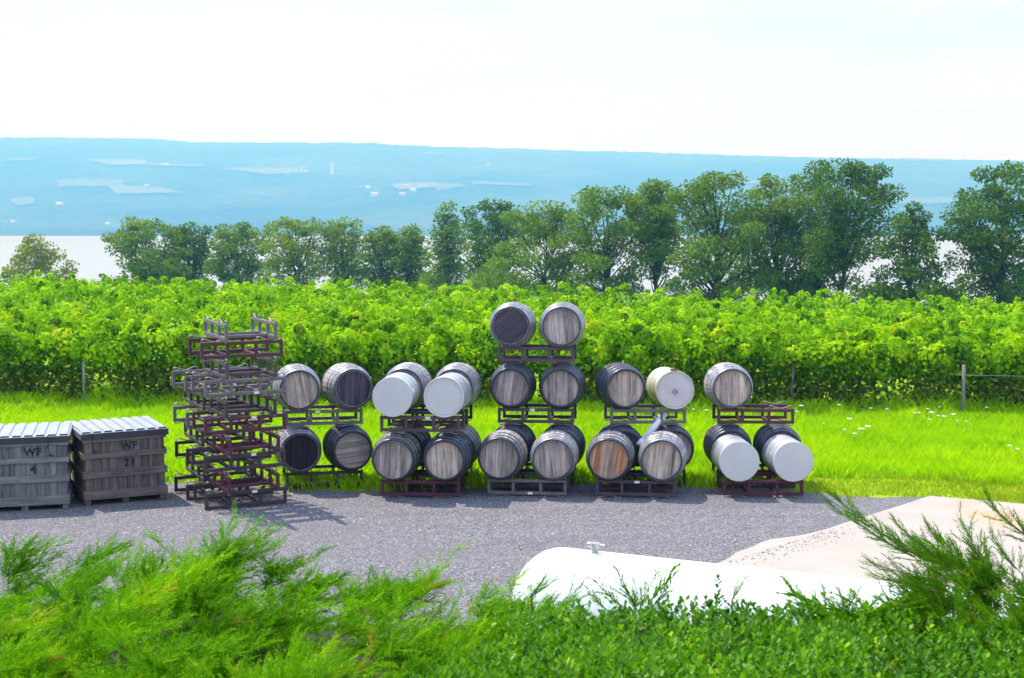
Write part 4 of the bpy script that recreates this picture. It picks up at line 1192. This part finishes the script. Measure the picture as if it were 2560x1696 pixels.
bin_((176, 1277), None, 1.22, rad(15), 8, '4', 'greyer wooden bin stencilled 4 with ribbed grey lid', 'bin2', 'binh2', 5, .13)

# ------------------------------------------------------------------ white gas tank
TR = .50; TZ = .78
ta = at_z(*ds(1302, 1266), TZ + TR * .97); tb = at_z(*ds(2130, 1354), TZ + TR * .97)
td = (tb - ta); td.z = 0; td.normalize(); tn = Vector((-td.y, td.x, 0))
if tn.y < 0: tn = -tn
t0 = Vector((ta.x, ta.y, 0)) - tn * (TR * .22)
TL = 4.4
r = empty('gas_tank', (t0.x, t0.y, 0)); r.rotation_euler = (0, 0, math.atan2(td.y, td.x) - math.pi / 2)
prof = []
for k in range(9):
    a = math.pi / 2 * k / 8; prof.append((-math.cos(a) * TR * .85 + .02, max(.0005, math.sin(a) * TR)))
prof += [(TL, TR)]
for k in range(1, 9):
    a = math.pi / 2 * k / 8; prof.append((TL + math.sin(a) * TR * .85, max(.0005, math.cos(a) * TR)))
o = MB().lathe_y(prof, 64).build('shell', M['tank'], r, True); o.location = (0, 0, TZ)
for y in (.8, TL - .8):
    MB().bevbox((0, y, .17), (.8, .16, .34), .02).build('saddle', M['concrete'], r)
vv = MB().tube([(0, .34, TZ + TR - .02), (0, .34, TZ + TR + .040)], .028, 14).tube([(0, .34, TZ + TR + .040), (0, .34, TZ + TR + .085)], .046, 8)
vo_ = vv.build('valve', M['brass'], r)
MB().tube([(0, .300, TZ + TR + .068), (0, .43, TZ + TR + .068)], .014, 8).tube([(0, .275, TZ + TR + .068), (0, .31, TZ + TR + .068)], .024, 8).build('outlet', M['brass'], vo_)
tag(r, 'long white cylindrical gas tank with grey valve behind the hedge', 'tank')

# ------------------------------------------------------------------ foreground shrubs
def frond_template(seed, nb=11, rich=2):
    """one feathery juniper spray, unit length along +X"""
    rg = np.random.default_rng(seed); V = []; F = []
    def blade(a, d, L_, w):
        d = d / np.linalg.norm(d); s = np.cross(d, rg.normal(size=3)); s /= np.linalg.norm(s)
        o = len(V); V.extend([a - s * w / 2, a + s * w / 2, a + d * L_]); F.append((o, o + 1, o + 2))
    def axis(t): return np.array([t, .05 * math.sin(t * 3), .10 * t * t])
    for q in range(4):
        a = axis(q / 4); b = axis((q + 1) / 4); blade(a, b - a, np.linalg.norm(b - a) * 1.5, .03)
    for q in range(nb):
        t = .10 + .88 * q / nb; a = axis(t); sg = 1 if q % 2 else -1
        ph = rg.uniform(-.9, .9) + (0 if sg > 0 else math.pi)
        ln = (.16 + .26 * (1 - t)) * rg.uniform(.7, 1.25)
        d = np.array([math.cos(.55), math.sin(.55) * math.cos(ph), math.sin(.55) * math.sin(ph) + .12])
        blade(a, d, ln, .046)
        for j in range(rich):
            u = (j + .6) / rich; p = a + d * ln * u
            dd = d + rg.normal(0, .42, 3); blade(p, dd, ln * .42 * rg.uniform(.6, 1.2) * (1.1 - .5 * u), .050)
    return np.array(V), F
FT = [frond_template(k) for k in range(4)]
def fronds(name, base, dirv, length, parent, mat, rn, wscale=1.0):
    n = len(base); k = RNG.integers(0, 4, n)
    for q in range(4):
        s = k == q
        if not s.any(): continue
        fm = frames(dirv[s], RNG.uniform(-.9, .9, s.sum()))
        fm = fm * length[s][:, None, None]
        fm[:, :, 1:] *= wscale
        # per-frond tone with a little spread per needle handled by light
        o = scatter(name, FT[q][0], FT[q][1], fm, base[s], mat, parent, rn[s]); kind(o, 'stuff')

def juniper_bed(name, label, nfr, area, ztop, flow, mat, lens=(.06, .135), seed=0, depth=.34):
    """mound of sprays: area(x,y)->mask over a box, ztop(x,y) surface height"""
    (x0, x1), (y0, y1), test = area
    rg = np.random.default_rng(seed)
    # clustered boughs fanning out of each branch head, then sprays feathered along each bough
    nb = nfr // 16
    tx = rg.uniform(x0, x1, 3000); ty = rg.uniform(y0, y1, 3000); k = test(tx, ty)
    cs = []
    for px, py in zip(tx[k], ty[k]):
        if all((px - a) ** 2 + (py - b) ** 2 > .165 ** 2 for a, b in cs): cs.append((px, py))
    cs = np.array(cs); ncs = len(cs)
    cz = ztop(cs[:, 0], cs[:, 1]) - .20 + rg.uniform(-.17, .06, ncs); ctone = rg.normal(.44, .15, ncs)
    cdir = np.stack([np.full(ncs, flow[0]) + rg.normal(0, .45, ncs), np.full(ncs, flow[1]) + rg.normal(0, .5, ncs), np.full(ncs, flow[2]) + rg.normal(0, .12, ncs)], 1)
    ci = rg.integers(0, ncs, nb)
    fan = rg.normal(0, 1, (nb, 3)); fan[:, 2] = np.abs(fan[:, 2]) * .40 - .05
    bd = cdir[ci] + fan * .42
    bd /= np.linalg.norm(bd, axis=1, keepdims=True)
    bl0 = rg.uniform(.10, .30, nb) 
    tip = np.stack([cs[ci, 0], cs[ci, 1], cz[ci]], 1) + bd * bl0[:, None] - np.array([0, 0, 1.0]) * (rg.random(nb) ** 2 * depth * .5)[:, None]
    bx, by, bz = tip[:, 0], tip[:, 1], tip[:, 2]
    tone_b = ctone[ci] + rg.normal(0, .10, nb)
    X, Dn, LL, Tn = [], [], [], []
    for q in range(16):
        u = q / 15.0
        p = np.stack([bx, by, bz], 1) - bd * (bl0 * (1 - u))[:, None] + np.stack([0 * bx, 0 * bx, -.35 * bl0 * u * (1 - u)], 1)
        sd = rg.normal(0, 1, (nb, 3)); sd[:, 2] = sd[:, 2] * .5 + .25
        d_ = bd + sd * (.85 - .55 * u); d_ /= np.linalg.norm(d_, axis=1, keepdims=True)
        X.append(p); Dn.append(d_); LL.append(rg.uniform(*lens, nb) * (1.0 - .25 * u)); Tn.append(tone_b + rg.normal(0, .08, nb) + .16 * u)
    base = np.concatenate(X); dn = np.concatenate(Dn); L_ = np.concatenate(LL); rn = np.clip(np.concatenate(Tn), 0, .985); n = len(base)
    x, y = base[:, 0], base[:, 1]
    cx, cy_ = x.mean(), y.mean()
    root = empty(name, (cx, cy_, float(ground(cx, cy_))))
    base = base - np.array(root.location)
    rn[rg.random(n) < .008] = 1.0
    fronds('spray', base, dn, L_, root, mat, rn)
    # woody branches inside
    m = MB()
    for q in range(40):
        i = rg.integers(0, n); p = np.array([x[i], y[i], ztop(x[i], y[i]) - .30]) - np.array(root.location)
        s = p - np.array([flow[0] * .55 + rg.normal(0, .15), rg.normal(0, .25), .38])
        mid = (p + s) / 2 + np.array([0, 0, .06])
        m.tube([tuple(s), tuple(mid), tuple(p)], [.014, .010, .004], 5, False)
    kind(m.build('branch', M['twig'], root, True), 'stuff')
    tag(root, label, 'shrub', 'evergreen shrubs on the bank')
    return root
# silhouettes read from the photograph, carried at the shrubs' own distance
def line_at(pts, Y):
    xs_, zs_ = [], []
    for a, b in pts:
        p = at_dist(*ds(a, b), Y); xs_.append(p.x); zs_.append(p.z)
    return xs_, zs_
JY = 5.9
jl = line_at([(-600, 1270), (-100, 1265), (0, 1262), (110, 1275), (210, 1250), (330, 1262), (420, 1255), (500, 1258), (560, 1290), (640, 1312), (720, 1312), (790, 1292), (860, 1310), (930, 1318), (1000, 1345), (1080, 1335), (1180, 1352), (1240, 1402), (1300, 1460), (1400, 1520)], JY)
def j_top(x, y):
    z = np.interp(x, *jl)
    f = (JY - y)
    return z + .085 + .055 * f - .10 * np.clip(y - JY, 0, 9) ** 1.5 + .15 * (vnoise(x, y, .55, 70) - .5) + .10 * (vnoise(x, y, .22, 71) - .5) * np.clip(.4 + f, 0, 1) - .9 * np.clip(y - JY - .15, 0, 9)
bx_l = line_at([(820, 1590)], 3.7)[0][0]
def box_left(y):   # left edge of the clipped box hedge
    return np.interp(y, [3.2, 3.7, 4.2, 4.75], [-.62, bx_l, -.15, .10])
split = lambda y: -1.42 + .1 * (y - 5)
juniper_bed('juniper_bush', 'bright green feathery juniper bush spreading before the wooden bins', 10500, ((-2.75, -1.1), (3.3, 6.2), lambda x, y: x < split(y)), j_top, (.85, .10, .22), M['juniper'], seed=1)
juniper_bed('juniper_bush', 'bright green feathery juniper bush between the bins side and the box hedge', 12500, ((-1.7, .25), (3.3, 6.2), lambda x, y: (x >= split(y)) & (x < np.where(y < 4.9, box_left(y) - .26, .02))), j_top, (.95, .05, .20), M['juniper'], seed=2)

# right-hand juniper
JB = 4.85
rb = line_at([(2080, 1420), (2150, 1370), (2220, 1300), (2300, 1272), (2367, 1268), (2600, 1260)], JB)
def jr_top(x, y): return np.interp(x, *rb) + .02 * (JB - y) + .10 * (vnoise(x, y, .4, 80) - .5) - .9 * np.clip(y - JB - .3, 0, 9)
xr0 = at_dist(*ds(2105, 1400), JB).x
jr = juniper_bed('juniper_bush', 'darker juniper bush with long arching sprays beside the concrete pad', 5800, ((xr0, xr0 + 1.3), (4.60, 5.3), lambda x, y: x > xr0 + .10 * (vnoise(x, y, .2, 5))), jr_top, (-.45, .05, .40), M['juniper2'], lens=(.06, .13), seed=3)
rt = np.array(jr.location)
tips = [(2074, 1236, 2420, 1440, 1.0), (2074, 1262, 2400, 1430, .8), (2173, 1407, 2440, 1455, .9), (2196, 1443, 2440, 1480, .9), (2242, 1483, 2450, 1500, .9), (2321, 1323, 2450, 1440, .9), (2238, 1310, 2420, 1430, .8), (2411, 1316, 2470, 1430, .8), (2460, 1253, 2680, 1400, 1.0), (2290, 1350, 2450, 1450, .8), (2215, 1330, 2400, 1425, .8), (2350, 1380, 2500, 1480, .8), (2480, 1340, 2560, 1440, .8), (2300, 1500, 2470, 1530, .8)]
for k, (ux, uy, bx_, by_, sc2) in enumerate(tips):
    Yd = JB - .15 + .1 * (k % 3)
    tp = np.array(at_dist(ux, uy, Yd)); bs = np.array(at_dist(bx_, by_, Yd + .05))
    d = tp - bs; L0 = np.linalg.norm(d)
    nsub = max(3, int(L0 / .055))
    # an arching branch: a stem feathered with short sprays
    bs_l, d_l, l_l = [], [], []
    nsub *= 2
    for q in range(nsub * 2):
        t_ = .05 + .95 * q / (nsub * 2)
        p = bs + d * t_ + np.array([0, 0, -.06 * math.sin(math.pi * t_) * L0])
        dd = d / L0 + RNG.normal(0, .38, 3) * (1.1 - .6 * t_) + np.array([0, 0, .05 + .16 * t_])
        bs_l.append(p); d_l.append(dd / np.linalg.norm(dd)); l_l.append((.15 - .07 * t_) * RNG.uniform(.75, 1.2) * sc2)
    fronds('spray', np.array(bs_l) - rt, np.array(d_l), np.array(l_l), jr, M['juniper2'], np.clip(RNG.normal(.55, .15, len(bs_l)), 0, 1), .8)
    MB().tube([tuple(bs + d * .35 + np.array([0, 0, -.055 * L0]) - rt), tuple(bs + d * .5 + np.array([0, 0, -.06 * L0]) - rt), tuple(tp - rt)], [.004, .003, .001], 5, False).build('branch', M['twig'], jr, True)

# low juniper growing up behind the box hedge
def tuft(label, items, Yd):
    c = at_dist(items[0][2], items[0][3], Yd); root = empty('juniper_bush', (c.x, c.y, float(ground(c.x, c.y)))); rl = np.array(root.location)
    B, D, Ls = [], [], []
    for (ux, uy, bx_, by_) in items:
        tp = np.array(at_dist(ux, uy, Yd)); bs = np.array(at_dist(bx_, by_, Yd + .06)); d = tp - bs; L0 = np.linalg.norm(d)
        for q in range(6):
            t_ = q / 6; dd = d / L0 + RNG.normal(0, .22, 3)
            B.append(bs + d * t_ * .7 - rl); D.append(dd / np.linalg.norm(dd)); Ls.append(L0 * (.55 - .2 * t_) * RNG.uniform(.8, 1.1))
        B.append(bs - rl); D.append(d / L0); Ls.append(L0)
        MB().tube([tuple(bs - rl - np.array([0, 0, .5])), tuple(bs - rl), tuple(bs + d * .6 - rl)], [.005, .003, .001], 5, False).build('branch', M['twig'], root, True)
    fronds('spray', np.array(B), np.array(D), np.array(Ls), root, M['juniper'], np.clip(RNG.normal(.6, .15, len(B)), 0, 1), .75)
    tag(root, label, 'shrub', 'evergreen shrubs on the bank')
tuft('thin juniper tuft rising over the box hedge before the tank dome', [(1372, 1437, 1320, 1500), (1395, 1445, 1330, 1490), (1530, 1420, 1590, 1520), (1708, 1410, 1620, 1510), (1640, 1425, 1600, 1520), (1480, 1455, 1560, 1520), (1460, 1470, 1520, 1530), (1580, 1450, 1590, 1530), (1690, 1440, 1630, 1520)], 4.95)
it = [(1945, 1433, 2010, 1510), (1985, 1465, 2030, 1530), (2060, 1455, 2065, 1530), (2085, 1460, 2120, 1530), (2160, 1465, 2110, 1530), (2215, 1480, 2150, 1540), (1870, 1435, 1830, 1500), (2120, 1480, 2100, 1540), (2030, 1480, 2050, 1540), (2240, 1520, 2190, 1570), (1960, 1500, 2000, 1560), (2280, 1540, 2220, 1590)]
it += [(RNG.uniform(1960, 2330), 1490 + RNG.uniform(0, 60), RNG.uniform(1980, 2300), 1570 + RNG.uniform(0, 30)) for _ in range(34)]
tuft('light green juniper tuft rising over the box hedge near the concrete pad', it, 4.75)

# clipped box hedge with small glossy leaves
BY = 4.55
bl = line_at([(600, 1600), (820, 1520), (950, 1465), (1050, 1440), (1150, 1418), (1220, 1405), (1400, 1392), (1650, 1392), (1800, 1395), (2000, 1425), (2150, 1445), (2300, 1440), (2500, 1440), (2900, 1450)], BY)
def b_top(x, y):
    z = np.interp(x * (BY / np.maximum(y, 3.0)) ** .5, *bl)
    return z + .085 * (BY - y) + .07 * (vnoise(x, y, .33, 90) - .5) + .05 * (vnoise(x, y, .12, 91) - .5) - 1.2 * np.clip(y - BY - .08, 0, 9)
lv = [(0, 0, 0), (.35, .26, .05), (.75, .22, .02), (1, 0, -.03), (.75, -.22, .02), (.35, -.26, .05)]
lf = [(0, 1, 2, 3), (0, 3, 4, 5)]
ns = 8000
x = RNG.uniform(-.8, 2.2, ns * 2); y = RNG.uniform(3.2, 4.75, ns * 2)
k = x > box_left(y) + .05 * RNG.normal(size=len(x)); x, y = x[k][:ns], y[k][:ns]; ns = len(x)
br_ = empty('box_hedge', (.7, 4.0, float(ground(.7, 4.0)))); bl_ = np.array(br_.location)
dp = RNG.random(ns) ** 1.8 * .16
zt_ = b_top(x, y) - dp
sd = np.stack([RNG.normal(0, .32, ns), RNG.normal(-.05, .32, ns), np.ones(ns)], 1); sd /= np.linalg.norm(sd, axis=1, keepdims=True)
P, D, SZ, RNn, UPs = [], [], [], [], []
tone = np.clip(RNG.normal(.45, .16, ns) + .35 * (vnoise(x, y, .3, 92) - .5), 0, .97)
tone[RNG.random(ns) < .012] = 1.0
for q in range(9):
    u = q / 8.0
    p = np.stack([x, y, zt_], 1) - sd * (.075 * (1 - u))[None if False else ...] if False else np.stack([x, y, zt_], 1) - sd * (.075 * (1 - u))
    a = q * 2.4 + RNG.uniform(0, 6.28, ns)
    o2 = np.stack([np.cos(a), np.sin(a), np.full(ns, .35 + .8 * u)], 1)
    P.append(p); D.append(o2); SZ.append(RNG.uniform(.019, .032, ns) * (1 - .25 * u)); RNn.append(np.clip(tone + RNG.normal(0, .08, ns), 0, 1)); UPs.append(sd)
P = np.concatenate(P) - bl_; D = np.concatenate(D); SZ = np.concatenate(SZ); RNn = np.concatenate(RNn); UPs = np.concatenate(UPs)
o = scatter('leaf_mass', lv, lf, frames(D, RNG.normal(0, .35, len(D)), UPs + RNG.normal(0, .15, UPs.shape)) * SZ[:, None, None], P, M['box'], br_, RNn); kind(o, 'stuff')
m = MB()
for q in range(160):
    i = RNG.integers(0, ns); p = np.array([x[i], y[i], zt_[i] - .05]) - bl_
    m.tube([tuple(p - np.array([RNG.normal(0, .06), RNG.normal(0, .06), .45])), tuple(p)], [.006, .002], 5, False)
kind(m.build('stem', M['twig'], br_, True), 'stuff')
# one taller shoot
sp = np.array(at_dist(1794, 1440, BY + .05)); sb = np.array(at_dist(1795, 1500, BY + .05)); n = 14
tt = np.linspace(0, 1, n); Pp = sb[None] + (sp - sb)[None] * tt[:, None] - bl_
aa = np.arange(n) * 2.4; Dd = np.stack([np.cos(aa), np.sin(aa), np.full(n, .9)], 1)
o = scatter('tall_shoot', lv, lf, frames(Dd) * .024, Pp, M['box'], br_, np.full(n, .1)); kind(o, 'stuff')
tag(br_, 'clipped dark green hedge of small glossy leaves in front of the tank', 'hedge', 'evergreen shrubs on the bank')
# planting bed under the shrubs
kind(grid_mesh('planting_bed', np.linspace(-4, 4, 41), np.linspace(2.4, 6.6, 30), lambda X, Y: ground(X, Y) + .012 + .02 * vnoise(X, Y, .3, 95), M['mulch']), 'structure')
